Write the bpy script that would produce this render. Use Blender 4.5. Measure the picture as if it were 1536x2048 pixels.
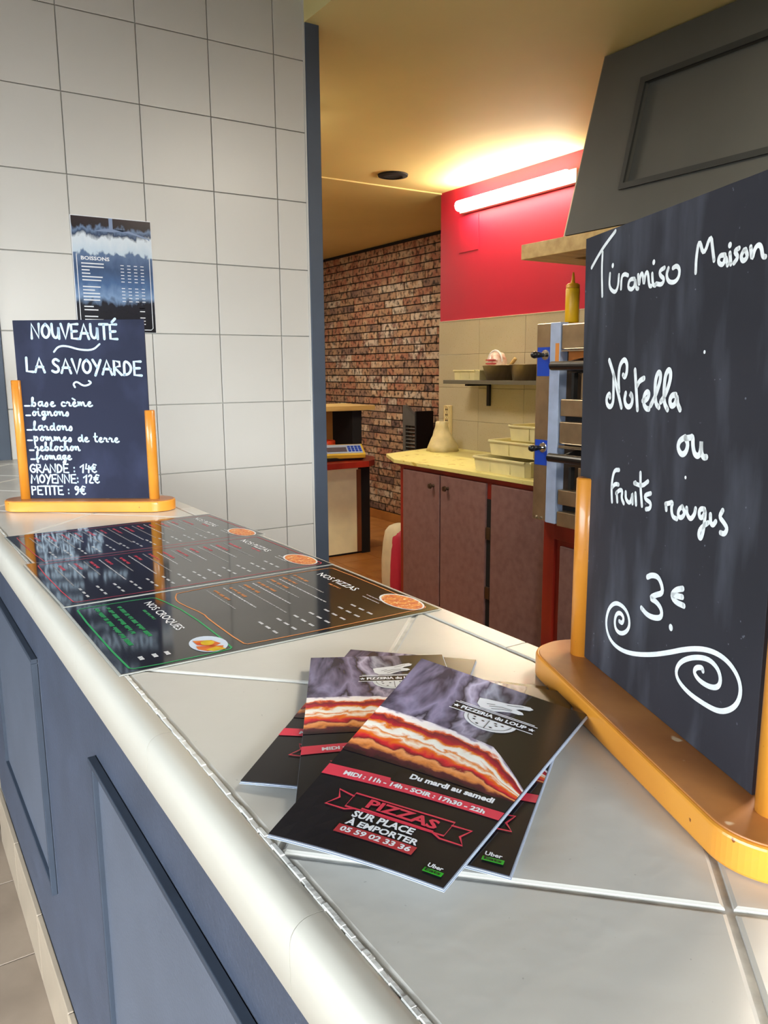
import bpy, bmesh, math, random
from mathutils import Vector, Matrix
from mathutils.geometry import intersect_line_line_2d
R = math.radians
random.seed(7)
for o in list(bpy.data.objects): bpy.data.objects.remove(o)
scn = bpy.context.scene; COL = scn.collection
# ------------------------------------------------------------------ camera
CZ = 1.273; H = 1.05                       # lens height, serving counter height
YAW, PITCH, ROLL, F = R(32.7844), R(10.1386), R(-0.381), 1581.8
Fw = Vector((math.sin(YAW)*math.cos(PITCH), math.cos(YAW)*math.cos(PITCH), -math.sin(PITCH)))
Rt = Vector((math.cos(YAW), -math.sin(YAW), 0)); Up = Rt.cross(Fw)
R2 = math.cos(ROLL)*Rt + math.sin(ROLL)*Up; U2 = -math.sin(ROLL)*Rt + math.cos(ROLL)*Up
cd = bpy.data.cameras.new('camera'); cam = bpy.data.objects.new('camera', cd); COL.objects.link(cam)
cam.matrix_world = Matrix(((R2.x, U2.x, -Fw.x, 0), (R2.y, U2.y, -Fw.y, 0), (R2.z, U2.z, -Fw.z, CZ), (0, 0, 0, 1)))
cd.sensor_fit = 'VERTICAL'; cd.sensor_height = 36; cd.lens = F*36/2048; cd.clip_start = .02
scn.camera = cam
# ------------------------------------------------------------------ light, exposure
scn.view_settings.view_transform = 'Standard'; scn.view_settings.look = 'None'
scn.view_settings.gamma = 1; scn.view_settings.use_curve_mapping = False
scn.view_settings.exposure = 1.0
w = bpy.data.worlds.new('sky'); scn.world = w; w.use_nodes = True
w.node_tree.nodes['Background'].inputs[0].default_value = (.80, .90, 1, 1)
w.node_tree.nodes['Background'].inputs[1].default_value = .7
def area(name, loc, rot, sx, sy, power, col):
    l = bpy.data.lights.new(name, 'AREA'); l.shape = 'RECTANGLE'; l.size = sx; l.size_y = sy
    l.energy = power; l.color = col
    o = bpy.data.objects.new(name, l); COL.objects.link(o); o.location = loc; o.rotation_euler = rot
    return o
# daylight falling in through the shop windows (behind and left of the camera)
DAYBACK = area('daylight_street_window', (-.75, -2.93, 1.35), (R(51), 0, 0), 3.6, 1.2, 222, (.88, .95, 1))
DAYLEFT = area('daylight_side_window', (-2.62, .75, 1.4), (R(46), 0, R(-90)), 3.4, 1.2, 64, (.80, .90, 1))
DAYBACK.data.spread = R(95); DAYLEFT.data.spread = R(108)
TUBE_E = 27.0
# ------------------------------------------------------------------ materials
def srgb(h):
    h = h.lstrip('#'); c = [int(h[i:i+2], 16)/255 for i in (0, 2, 4)]
    return tuple(x/12.92 if x <= .04045 else ((x+.055)/1.055)**2.4 for x in c) + (1,)
MATS = {}
def mat(name, col, rough=.6, metal=0, var=.12, scale=8, stretch=(1, 1, 1), bump=0, bscale=60, spec=.5, col2=None, emit=0, trans=0, coat=0, coords='Object', detail=4, dots=None):
    if name in MATS: return MATS[name]
    m = bpy.data.materials.new(name); m.use_nodes = True; nt = m.node_tree; N = nt.nodes; L = nt.links
    b = N['Principled BSDF']; c = srgb(col) if isinstance(col, str) else tuple(col)+(1,)
    b.inputs['Roughness'].default_value = rough; b.inputs['Metallic'].default_value = metal
    b.inputs['Specular IOR Level'].default_value = spec
    if coat: b.inputs['Coat Weight'].default_value = coat; b.inputs['Coat Roughness'].default_value = .06
    if trans: b.inputs['Transmission Weight'].default_value = trans
    tc = N.new('ShaderNodeTexCoord'); mp = N.new('ShaderNodeMapping'); mp.inputs['Scale'].default_value = stretch
    L.new(tc.outputs[coords], mp.inputs[0])
    nz = N.new('ShaderNodeTexNoise'); nz.inputs['Scale'].default_value = scale; nz.inputs['Detail'].default_value = detail
    L.new(mp.outputs[0], nz.inputs[0])
    rp = N.new('ShaderNodeValToRGB'); rp.color_ramp.elements[0].position = .3; rp.color_ramp.elements[1].position = .7
    c2 = srgb(col2) if col2 else tuple(x*(1-var) for x in c[:3])+(1,)
    rp.color_ramp.elements[0].color = c2
    rp.color_ramp.elements[1].color = c if col2 else tuple(min(1, x*(1+var*.5)) for x in c[:3])+(1,)
    L.new(nz.outputs[0], rp.inputs[0]); out = rp.outputs[0]
    if dots:                                        # (colour, scale, threshold): specks
        n2 = N.new('ShaderNodeTexNoise'); n2.inputs['Scale'].default_value = dots[1]; n2.inputs['Detail'].default_value = 2
        L.new(tc.outputs[coords], n2.inputs[0])
        r2 = N.new('ShaderNodeValToRGB'); r2.color_ramp.elements[0].position = dots[2]; r2.color_ramp.elements[1].position = dots[2]+.04
        L.new(n2.outputs[0], r2.inputs[0])
        mx = N.new('ShaderNodeMixRGB'); mx.inputs[2].default_value = srgb(dots[0]); L.new(r2.outputs[0], mx.inputs[0]); L.new(out, mx.inputs[1]); out = mx.outputs[0]
    L.new(out, b.inputs['Base Color'])
    if emit:
        L.new(out, b.inputs['Emission Color']); b.inputs['Emission Strength'].default_value = emit
    if bump:
        n3 = N.new('ShaderNodeTexNoise'); n3.inputs['Scale'].default_value = bscale; n3.inputs['Detail'].default_value = 3
        L.new(mp.outputs[0], n3.inputs[0])
        bp = N.new('ShaderNodeBump'); bp.inputs['Strength'].default_value = bump; bp.inputs['Distance'].default_value = .002
        L.new(n3.outputs[0], bp.inputs['Height']); L.new(bp.outputs[0], b.inputs['Normal'])
    MATS[name] = m; return m
M_walltile = mat('white_wall_tile', '#d6d3cc', .36, var=.04, scale=3, bump=.06, bscale=25)
M_wallgrout = mat('wall_grout', '#bdbab2', .9, scale=30)
M_ctile = mat('counter_tile', '#cfccc3', .27, var=.07, scale=5, bump=.16, bscale=45, dots=('#b4b1aa', 260, .74))
M_cgrout = mat('counter_grout', '#d9d7d0', .9, var=.2, scale=90, bump=.25, bscale=200, spec=.2)
M_nosing = mat('counter_nosing_tile', '#c6c1b4', .38, var=.06, scale=6, bump=.1, bscale=40)
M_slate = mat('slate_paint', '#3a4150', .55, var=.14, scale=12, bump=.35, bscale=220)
M_slate_d = mat('slate_moulding_shade', '#2a3340', .6, var=.15, scale=20)  # darker slate: shade on the panel mouldings put into their colour
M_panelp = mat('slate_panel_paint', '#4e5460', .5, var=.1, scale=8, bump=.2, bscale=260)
M_post = mat('blue_grey_post', '#485363', .5, var=.15, scale=6, bump=.1)
M_wood = mat('beech_varnish', '#e59a36', .34, var=.1, scale=7, stretch=(1, 1, 1), col2='#c4741c', coat=.35, detail=6, dots=('#8a4a12', 190, .73))
M_wood_top = mat('beech_worn_top', '#c98647', .42, scale=16, col2='#96582c', coat=.15, detail=8, dots=('#e8caa2', 60, .69))
M_slateboard = mat('chalkboard', '#35343a', .62, spec=.3, scale=7, col2='#28282d', detail=8, bump=.03, dots=('#6d7078', 260, .745))
M_slateboard2 = mat('chalkboard_blue', '#1b1e33', .65, spec=.25, scale=7, col2='#1f2338', detail=8)
M_chalk = mat('chalk_white', '#f2f4f0', .8, var=.1, scale=200)
M_chalkb = mat('chalk_blue_white', '#c9dcea', .8, var=.15, scale=200)
M_mortar = mat('dark_mortar', '#1c1512', .9, scale=30)
M_red = mat('red_wall_paint', '#b80d30', .55, var=.06, scale=3, bump=.05)
M_ceil = mat('cream_ceiling', '#e6d490', .7, var=.07, scale=1.5)
M_ceil_w = mat('grey_ceiling', '#6f675a', .8, var=.05, scale=2)
M_btile = mat('cream_splash_tile', '#bdb296', .3, var=.08, scale=4, bump=.05, dots=('#a89566', 150, .66))
M_bgrout = mat('splash_grout', '#7d6f4a', .9)
M_redwood = mat('red_stained_wood', '#a02c1c', .35, scale=9, col2='#761c12', stretch=(1, 1, .2), coat=.2)
M_door = mat('mauve_door_laminate', '#8a6862', .45, var=.12, scale=30, bump=.15, bscale=300, col2='#7a5852')
M_black = mat('black_plastic', '#101012', .35, var=.1)
M_dark = mat('dark_void', '#0d0b0a', .8)
M_steel = mat('brushed_steel', '#b8a68a', .32, metal=.85, scale=12, stretch=(8, 1, 1), var=.2)
M_steel_d = mat('dark_steel', '#5e4a38', .35, metal=.7, scale=10, var=.3)
M_film = mat('pale_blue_strip', '#a9b9d6', .35, var=.12, scale=18)
M_blue = mat('blue_film', '#1846b8', .35, var=.06)
M_chrome = mat('chrome', '#d8dce0', .15, metal=1, var=.03)
M_yel = mat('cream_worktop', '#e8dc8c', .35, var=.1, scale=5, dots=('#c9b152', 20, .62))
M_tray = mat('cream_tray', '#e6dca6', .45, var=.12, scale=10, bump=.05)
M_mustard = mat('mustard_plastic', '#f0bc1a', .35, var=.1)
M_lightwood = mat('pale_wood', '#cfae6c', .45, scale=10, stretch=(.3, 3, 3), col2='#b18d4c')
M_hood = mat('anthracite_hood', '#4b4a44', .6, var=.08, scale=5)
M_hood_l = mat('hood_metal_edge', '#8f836a', .4, metal=.4)
M_ftile = mat('beige_floor_tile', '#8a7a69', .5, scale=5, col2='#716253', detail=8, bump=.1)
M_fgrout = mat('floor_grout', '#4d443a', .9)
M_ktile = mat('terracotta_floor_tile', '#b5783a', .45, scale=6, col2='#995e28', bump=.05)
M_skirt = mat('beige_skirting_tile', '#9a8a76', .45, var=.1, scale=12)
M_beige = mat('beige_panel', '#f0e8bc', .5, var=.08, scale=10)
M_lam_p = mat('paper_edge', '#b9c3d4', .5)
M_print_w = mat('print_white', '#e9ebee', .4, var=.02)
M_print_g = mat('print_grey', '#b4b4b4', .4, var=.02)
M_green = mat('print_green', '#25a05a', .4, var=.05)
M_green2 = mat('print_bright_green', '#2fb52a', .4, var=.05)
M_orange = mat('print_orange', '#d98a4a', .4, var=.05)
M_pred = mat('print_red', '#dd3a50', .4, var=.05)
M_pred2 = mat('print_dark_red', '#b8343c', .4, var=.05)
M_lam = mat('menu_laminate', '#1e1d1f', .07, var=.1, scale=10, spec=.75)
M_flyblk = mat('flyer_black', '#1d1b20', .22, var=.12, scale=60, spec=.6)
M_plate = mat('plate_white', '#cfdcee', .3, var=.05)
M_toast = mat('toast', '#e0862a', .5, col2='#c8401c', scale=120)
M_egg = mat('egg_yellow', '#d8b41c', .5, var=.2, scale=90)
M_pizza = mat('pizza_print', '#eda046', .4, col2='#c23c16', scale=160, dots=('#f4d79a', 240, .60))
M_cloth = mat('wrinkled_plastic_bag', '#d9c896', .5, var=.15, scale=20, bump=.6, bscale=18)
M_sack = mat('flour_sack_paper', '#dccba2', .7, var=.1, scale=14, bump=.4, bscale=20)
M_sackr = mat('flour_sack_red', '#c42a44', .6, var=.1)
M_grey_d = mat('dark_grey_shutter', '#5a5650', .5, var=.1, scale=10)
M_orangeboard = mat('orange_board', '#b06a2c', .6, var=.2, scale=10)  # plain orange-brown tone of the desk's back board
M_redglass = mat('red_glass', '#c8401f', .12, var=.3, scale=40)
M_screen = mat('grey_lcd', '#5b5560', .2, var=.1)
M_tan = mat('tan_label', '#cdb884', .6)
M_wallp = mat('plain_wall', '#8d8270', .7, var=.05)
M_glass = mat('window_glass', '#e8f0f4', .02, trans=1, var=0)
M_winframe = mat('window_frame_paint', '#555c66', .5)
def dust(m, col, sc, amt):
    nt = m.node_tree; N = nt.nodes; L = nt.links; b = N['Principled BSDF']; src = b.inputs['Base Color'].links[0].from_socket
    tc = N.new('ShaderNodeTexCoord'); mp = N.new('ShaderNodeMapping'); mp.inputs['Scale'].default_value = sc; L.new(tc.outputs['Object'], mp.inputs[0])
    nz = N.new('ShaderNodeTexNoise'); nz.inputs['Scale'].default_value = 1; nz.inputs['Detail'].default_value = 5; L.new(mp.outputs[0], nz.inputs[0])
    r = N.new('ShaderNodeValToRGB'); r.color_ramp.elements[0].position = .50; r.color_ramp.elements[1].position = .85; r.color_ramp.elements[1].color = (amt, amt, amt, 1); L.new(nz.outputs[0], r.inputs[0])
    mx = N.new('ShaderNodeMixRGB'); mx.inputs[2].default_value = srgb(col); L.new(r.outputs[0], mx.inputs[0]); L.new(src, mx.inputs[1]); L.new(mx.outputs[0], b.inputs['Base Color'])
dust(M_slateboard, '#8b8f9c', (38, 38, 9), .30); dust(M_slateboard2, '#5a6288', (16, 16, 10), .22)
# brick: each brick takes its own tone, mottled across its face
def brick_mat():
    m = bpy.data.materials.new('old_brick'); m.use_nodes = True; nt = m.node_tree; N = nt.nodes; L = nt.links; b = N['Principled BSDF']
    b.inputs['Roughness'].default_value = .8
    oi = N.new('ShaderNodeObjectInfo'); tc = N.new('ShaderNodeTexCoord')
    geo = N.new('ShaderNodeNewGeometry')
    nz = N.new('ShaderNodeTexNoise'); nz.inputs['Scale'].default_value = 9; nz.inputs['Detail'].default_value = 4; L.new(geo.outputs['Position'], nz.inputs[0])
    n2 = N.new('ShaderNodeTexNoise'); n2.inputs['Scale'].default_value = 28; n2.inputs['Detail'].default_value = 4; L.new(geo.outputs['Position'], n2.inputs[0])
    ad = N.new('ShaderNodeMath'); ad.operation = 'MULTIPLY_ADD'; ad.inputs[1].default_value = .55; L.new(oi.outputs['Random'], ad.inputs[0])
    m2 = N.new('ShaderNodeMath'); m2.operation = 'MULTIPLY'; m2.inputs[1].default_value = .45; L.new(nz.outputs[0], m2.inputs[0]); L.new(m2.outputs[0], ad.inputs[2])
    rp = N.new('ShaderNodeValToRGB'); cr = rp.color_ramp
    cols = [(.0, '#4a3a36'), (.2, '#6d5247'), (.32, '#94725a'), (.42, '#b08a66'), (.52, '#9c6248'), (.62, '#b89572'), (.72, '#c4b199'), (.82, '#80503f'), (.95, '#d8c6a6')]
    cr.elements[0].position = 0; cr.elements[0].color = srgb(cols[0][1]); cr.elements[1].position = cols[-1][0]; cr.elements[1].color = srgb(cols[-1][1])
    for p, c in cols[1:-1]:
        e = cr.elements.new(p); e.color = srgb(c)
    L.new(ad.outputs[0], rp.inputs[0])
    r2 = N.new('ShaderNodeValToRGB'); r2.color_ramp.elements[0].position = .36; r2.color_ramp.elements[0].color = srgb('#2c2224'); r2.color_ramp.elements[1].position = .52; r2.color_ramp.elements[1].color = (1, 1, 1, 1)
    L.new(n2.outputs[0], r2.inputs[0])
    mx = N.new('ShaderNodeMixRGB'); mx.blend_type = 'MULTIPLY'; mx.inputs[0].default_value = .85; L.new(rp.outputs[0], mx.inputs[1]); L.new(r2.outputs[0], mx.inputs[2])
    L.new(mx.outputs[0], b.inputs['Base Color'])
    return m
M_brick = brick_mat()
# printed photograph on the leaflets: smoke at the top, melted pizza below (UV: x across, y up the page)
def ramp_mat(name, stops, rough, scale, warp, warpscale, vert=True, spec=.5):
    m = bpy.data.materials.new(name); m.use_nodes = True; nt = m.node_tree; N = nt.nodes; L = nt.links; b = N['Principled BSDF']
    b.inputs['Roughness'].default_value = rough; b.inputs['Specular IOR Level'].default_value = spec
    tc = N.new('ShaderNodeTexCoord'); sp = N.new('ShaderNodeSeparateXYZ'); L.new(tc.outputs['UV'], sp.inputs[0])
    mp = N.new('ShaderNodeMapping'); mp.inputs['Scale'].default_value = scale; L.new(tc.outputs['UV'], mp.inputs[0])
    nz = N.new('ShaderNodeTexNoise'); nz.inputs['Scale'].default_value = warpscale; nz.inputs['Detail'].default_value = 4; nz.inputs['Distortion'].default_value = .4; L.new(mp.outputs[0], nz.inputs[0])
    sb = N.new('ShaderNodeMath'); sb.operation = 'SUBTRACT'; sb.inputs[1].default_value = .5; L.new(nz.outputs[0], sb.inputs[0])
    ma = N.new('ShaderNodeMath'); ma.operation = 'MULTIPLY_ADD'; ma.inputs[1].default_value = warp; L.new(sb.outputs[0], ma.inputs[0]); L.new(sp.outputs[1 if vert else 0], ma.inputs[2])
    rp = N.new('ShaderNodeValToRGB'); cr = rp.color_ramp
    cr.elements[0].position = stops[0][0]; cr.elements[0].color = srgb(stops[0][1]); cr.elements[1].position = stops[-1][0]; cr.elements[1].color = srgb(stops[-1][1])
    for p, c in stops[1:-1]: cr.elements.new(p).color = srgb(c)
    L.new(ma.outputs[0], rp.inputs[0]); L.new(rp.outputs[0], b.inputs['Base Color'])
    return m
M_smoke = ramp_mat('smoke_print', [(0, '#3a3444'), (.2, '#9088a8'), (.34, '#332d3c'), (.46, '#c4bcd8'), (.56, '#5c5268'), (.66, '#d0d2ea'), (.76, '#5a5268'), (.9, '#dfe4f4'), (1, '#9c98b4')], .22, (1.5, .6, 1), 1.3, 3, vert=False)
def fade_right(m, dark):                       # the printed picture fades to near black towards its right side
    nt = m.node_tree; N = nt.nodes; L = nt.links; b = N['Principled BSDF']; src = b.inputs['Base Color'].links[0].from_socket
    sp = next(n for n in N if n.type == 'SEPXYZ'); nz = next(n for n in N if n.type == 'TEX_NOISE')
    ad = N.new('ShaderNodeMath'); ad.operation = 'MULTIPLY_ADD'; ad.inputs[1].default_value = .35; L.new(nz.outputs[0], ad.inputs[0]); L.new(sp.outputs[0], ad.inputs[2])
    r = N.new('ShaderNodeValToRGB'); r.color_ramp.elements[0].position = .62; r.color_ramp.elements[1].position = .86; L.new(ad.outputs[0], r.inputs[0])
    mx = N.new('ShaderNodeMixRGB'); mx.inputs[2].default_value = srgb(dark); L.new(r.outputs[0], mx.inputs[0]); L.new(src, mx.inputs[1]); L.new(mx.outputs[0], b.inputs['Base Color'])
fade_right(M_smoke, '#2c2820')
M_food = ramp_mat('melted_pizza_print', [(0, '#2c1a20'), (.12, '#5a2630'), (.18, '#e08848'), (.24, '#f3a66a'), (.28, '#7d1f2c'), (.34, '#e02c38'), (.42, '#f07a20'), (.48, '#fff4e0'), (.53, '#e8862a'), (.57, '#fffaf0'), (.63, '#f6efe2'), (.67, '#e8862a'), (.72, '#c02636'), (.82, '#7c2434'), (.86, '#e0602c'), (.90, '#fff6ec'), (.96, '#f6eef2'), (1, '#9a8fa4')], .22, (1.6, .9, 1), .30, 6)
M_foodshade = ramp_mat('leaflet_dark_print', [(0, '#2b2620'), (.4, '#4a4234'), (.7, '#2a261f'), (1, '#5e5440')], .22, (1, 3, 1), .5, 3)
M_ice = ramp_mat('frosted_print', [(0, '#15151c'), (.24, '#1d1e28'), (.31, '#7f9bc0'), (.42, '#4d6b96'), (.55, '#3f5578'), (.68, '#61779a'), (.70, '#c9d9e6'), (.82, '#dfe8f0'), (.86, '#33435e'), (.9, '#7187a8'), (.93, '#2a2226'), (1, '#33262a')], .25, (2, 1.5, 1), .16, 6)
# ------------------------------------------------------------------ helpers
def wm(o):
    m = o.matrix_basis.copy()
    while o.parent: o = o.parent; m = o.matrix_basis @ m
    return m
def thing(name, label, cat, loc=(0, 0, 0), rotz=0, group=None):
    o = bpy.data.objects.new(name, None); COL.objects.link(o); o.empty_display_size = .05
    o.location = loc; o.rotation_euler = (0, 0, rotz); o['label'] = label; o['category'] = cat
    if group: o['group'] = group
    return o
def tag(o, label, cat, group=None):
    o['label'] = label; o['category'] = cat
    if group: o['group'] = group
    return o
def obj(name, bm, m, parent=None, smooth=False, world=True, label=None, kind=None, wn=False):
    """link a bmesh as ONE object; its coordinates are world ones unless world=False"""
    if isinstance(bm, tuple):
        b = bmesh.new(); vs = [b.verts.new(v) for v in bm[0]]
        for f in bm[1]:
            try: b.faces.new([vs[i] for i in f])
            except ValueError: pass
        bm = b
    if parent is not None and world: bmesh.ops.transform(bm, matrix=wm(parent).inverted(), verts=bm.verts)
    cen = None
    if parent is None and len(bm.verts) and world:      # origin at the base of the thing
        xs = [v.co for v in bm.verts]; cen = Vector(((min(v.x for v in xs)+max(v.x for v in xs))/2, (min(v.y for v in xs)+max(v.y for v in xs))/2, min(v.z for v in xs)))
        bmesh.ops.translate(bm, vec=-cen, verts=bm.verts)
    me = bpy.data.meshes.new(name); bm.to_mesh(me); bm.free()
    for mm in (m if isinstance(m, (list, tuple)) else [m]): me.materials.append(mm)
    if smooth:
        for p in me.polygons: p.use_smooth = True
    if wn:
        for p in me.polygons: p.use_smooth = abs(p.normal.y) < .5 and p.normal.z > -.5
    o = bpy.data.objects.new(name, me); COL.objects.link(o)
    if cen is not None: o.location = cen
    if parent is not None: o.parent = parent
    if label: o['label'] = label
    if kind: o['kind'] = kind
    return o
def struct(name, bm, m, parent=None):
    o = obj(name, bm, m, parent); o['kind'] = 'structure'; return o
def BM(): return bmesh.new()
def box(bm, a, b, bev=0, M=None, seg=2):
    x0, x1 = sorted((a[0], b[0])); y0, y1 = sorted((a[1], b[1])); z0, z1 = sorted((a[2], b[2]))
    t = bmesh.new()
    v = [t.verts.new(p) for p in ((x0, y0, z0), (x1, y0, z0), (x1, y1, z0), (x0, y1, z0), (x0, y0, z1), (x1, y0, z1), (x1, y1, z1), (x0, y1, z1))]
    for f in ((0, 3, 2, 1), (4, 5, 6, 7), (0, 1, 5, 4), (1, 2, 6, 5), (2, 3, 7, 6), (3, 0, 4, 7)): t.faces.new([v[i] for i in f])
    if bev: bmesh.ops.bevel(t, geom=t.edges[:], offset=bev, segments=seg, affect='EDGES', profile=.5)
    if M: bmesh.ops.transform(t, matrix=M, verts=t.verts)
    merge(bm, t); return bm
def merge(bm, t):
    me = bpy.data.meshes.new('tmp'); t.to_mesh(me); t.free(); bm.from_mesh(me); bpy.data.meshes.remove(me)
def bx(a, b, bev=0, M=None): return box(BM(), a, b, bev, M)
def prism(pts, z0, z1, bev=0, M=None, bm=None):
    t = bmesh.new(); n = len(pts)
    lo = [t.verts.new((p[0], p[1], z0)) for p in pts]; hi = [t.verts.new((p[0], p[1], z1)) for p in pts]
    t.faces.new(lo[::-1]); t.faces.new(hi)
    for i in range(n): t.faces.new((lo[i], lo[(i+1) % n], hi[(i+1) % n], hi[i]))
    bmesh.ops.recalc_face_normals(t, faces=t.faces)
    if bev: bmesh.ops.bevel(t, geom=[e for e in t.edges if abs(e.verts[0].co.z-e.verts[1].co.z) < 1e-6], offset=bev, segments=2, affect='EDGES', profile=.5)
    if M: bmesh.ops.transform(t, matrix=M, verts=t.verts)
    if bm is None: return t
    merge(bm, t); return bm
def lathe(prof, c=(0, 0, 0), n=24, M=None, bm=None):
    """profile [(r,z)...] turned about z"""
    t = bmesh.new(); rings = []
    for r, z in prof: rings.append([t.verts.new((r*math.cos(2*math.pi*k/n), r*math.sin(2*math.pi*k/n), z)) for k in range(n)] if r > 1e-6 else [t.verts.new((0, 0, z))])
    for a, b in zip(rings, rings[1:]):
        for k in range(n):
            q = [a[k % len(a)], a[(k+1) % len(a)], b[(k+1) % len(b)], b[k % len(b)]]
            q = list(dict.fromkeys(q))
            if len(q) > 2: t.faces.new(q)
    bmesh.ops.recalc_face_normals(t, faces=t.faces)
    if M: bmesh.ops.transform(t, matrix=M, verts=t.verts)
    bmesh.ops.translate(t, vec=c, verts=t.verts)
    if bm is None: return t
    merge(bm, t); return bm
def rodM(a, b):
    a = Vector(a); d = Vector(b)-a
    return Matrix.Translation(a) @ d.to_track_quat('Z', 'Y').to_matrix().to_4x4(), d.length
def rod(a, b, r, n=12, bm=None, r2=None, bev=0):
    M, l = rodM(a, b); r2 = r if r2 is None else r2
    pr = [(0, 0), (r-bev, 0), (r, bev), (r2, l-bev), (r2-bev, l), (0, l)] if bev else [(0, 0), (r, 0), (r2, l), (0, l)]
    return lathe(pr, n=n, M=M, bm=bm)
def sheet_grid(P, nx, ny, thick=0, off=0):
    """grid mesh over surface P(u,v) with UVs"""
    bm = bmesh.new(); uv = bm.loops.layers.uv.new('UVMap'); g = [[bm.verts.new(P(i/nx, j/ny)+Vector((0, 0, off))) for i in range(nx+1)] for j in range(ny+1)]
    for j in range(ny):
        for i in range(nx):
            f = bm.faces.new((g[j][i], g[j][i+1], g[j+1][i+1], g[j+1][i]))
            for l, (a, b) in zip(f.loops, ((i, j), (i+1, j), (i+1, j+1), (i, j+1))): l[uv].uv = (a/nx, b/ny)
    if thick:
        lo = [[bm.verts.new(v.co-Vector((0, 0, thick))) for v in row] for row in g]
        def q(*v):
            bm.faces.new(v)
        for j in range(ny):
            for i in range(nx): q(lo[j][i], lo[j+1][i], lo[j+1][i+1], lo[j][i+1])
        for i in range(nx): q(lo[0][i], lo[0][i+1], g[0][i+1], g[0][i]); q(g[ny][i], g[ny][i+1], lo[ny][i+1], lo[ny][i])
        for j in range(ny): q(g[j][0], g[j+1][0], lo[j+1][0], lo[j][0]); q(lo[j][nx], lo[j+1][nx], g[j+1][nx], g[j][nx])
    return bm
# flat ink shapes: 2-D polygons mapped on a surface fn(x, y) -> Vector
def ink(polys, fn, sub=0):
    t = bmesh.new()
    for p in polys:
        try: t.faces.new([t.verts.new((x, y, 0)) for x, y in p])
        except ValueError: pass
    if sub:
        for k in range(sub):
            bmesh.ops.subdivide_edges(t, edges=[e for e in t.edges if e.calc_length() > .006], cuts=1, use_grid_fill=True)
    bmesh.ops.triangulate(t, faces=[f for f in t.faces if len(f.verts) > 4])
    for v in t.verts: v.co = fn(v.co.x, v.co.y)
    return t
def rect(x0, y0, x1, y1): return [(x0, y0), (x1, y0), (x1, y1), (x0, y1)]
def ell(cx, cy, rx, ry, n=28, a0=0, a1=2*math.pi): return [(cx+rx*math.cos(a0+(a1-a0)*k/n), cy+ry*math.sin(a0+(a1-a0)*k/n)) for k in range(n+(0 if abs(a1-a0-2*math.pi) < 1e-6 else 1))]
def smoothline(pts, it=2, closed=False):
    for _ in range(it):
        q = [] if closed else [pts[0]]
        n = len(pts)
        for i in range(n if closed else n-1):
            a, b = pts[i], pts[(i+1) % n]
            q += [(a[0]*.75+b[0]*.25, a[1]*.75+b[1]*.25), (a[0]*.25+b[0]*.75, a[1]*.25+b[1]*.75)]
        if not closed: q.append(pts[-1])
        pts = q
    return pts
def ribbon(pts, w, closed=False):
    """2-D quads following a polyline, plus round caps"""
    out = []; n = len(pts)
    nor = []
    for i in range(n):
        a = pts[i-1] if (i or closed) else pts[i]; b = pts[(i+1) % n] if (i < n-1 or closed) else pts[i]
        dx, dy = b[0]-a[0], b[1]-a[1]; l = math.hypot(dx, dy) or 1; nor.append((-dy/l*w/2, dx/l*w/2))
    for i in range(n if closed else n-1):
        j = (i+1) % n; a, b, na, nb = pts[i], pts[j], nor[i], nor[j]
        out.append([(a[0]+na[0], a[1]+na[1]), (a[0]-na[0], a[1]-na[1]), (b[0]-nb[0], b[1]-nb[1]), (b[0]+nb[0], b[1]+nb[1])])
    if not closed:
        for p in (pts[0], pts[-1]): out.append(ell(p[0], p[1], w/2, w/2, 8))
    return out
_tc = {}
def text_polys(body, bold=0, shear=0):
    key = (body, bold, shear)
    if key in _tc: return _tc[key]
    cu = bpy.data.curves.new('t', 'FONT'); cu.body = body; cu.offset = bold; cu.shear = shear; cu.resolution_u = 2
    o = bpy.data.objects.new('t', cu); COL.objects.link(o)
    dg = bpy.context.evaluated_depsgraph_get(); me = bpy.data.meshes.new_from_object(o.evaluated_get(dg))
    V = [(v.co.x, v.co.y) for v in me.vertices]; Fc = [list(p.vertices) for p in me.polygons]
    bpy.data.objects.remove(o); bpy.data.curves.remove(cu); bpy.data.meshes.remove(me)
    x0 = min(v[0] for v in V); x1 = max(v[0] for v in V); y1 = max(v[1] for v in V); y0 = min(v[1] for v in V)
    _tc[key] = (V, Fc, x0, x1, y0, y1); return _tc[key]
def text(body, x, y, w, h, fn, bm, bold=0, shear=0, rot=0):
    """fit text in a w by h box whose lower left is x,y (page units), through fn"""
    V, Fc, x0, x1, y0, y1 = text_polys(body, bold, shear); c, s = math.cos(rot), math.sin(rot)
    vs = []
    for a, b in V:
        p = (a-x0)/(x1-x0)*w; q = (b-y0)/(y1-y0)*h
        vs.append(bm.verts.new(fn(x+p*c-q*s, y+p*s+q*c)))
    for f in Fc:
        try: bm.faces.new([vs[i] for i in f])
        except ValueError: pass
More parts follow.
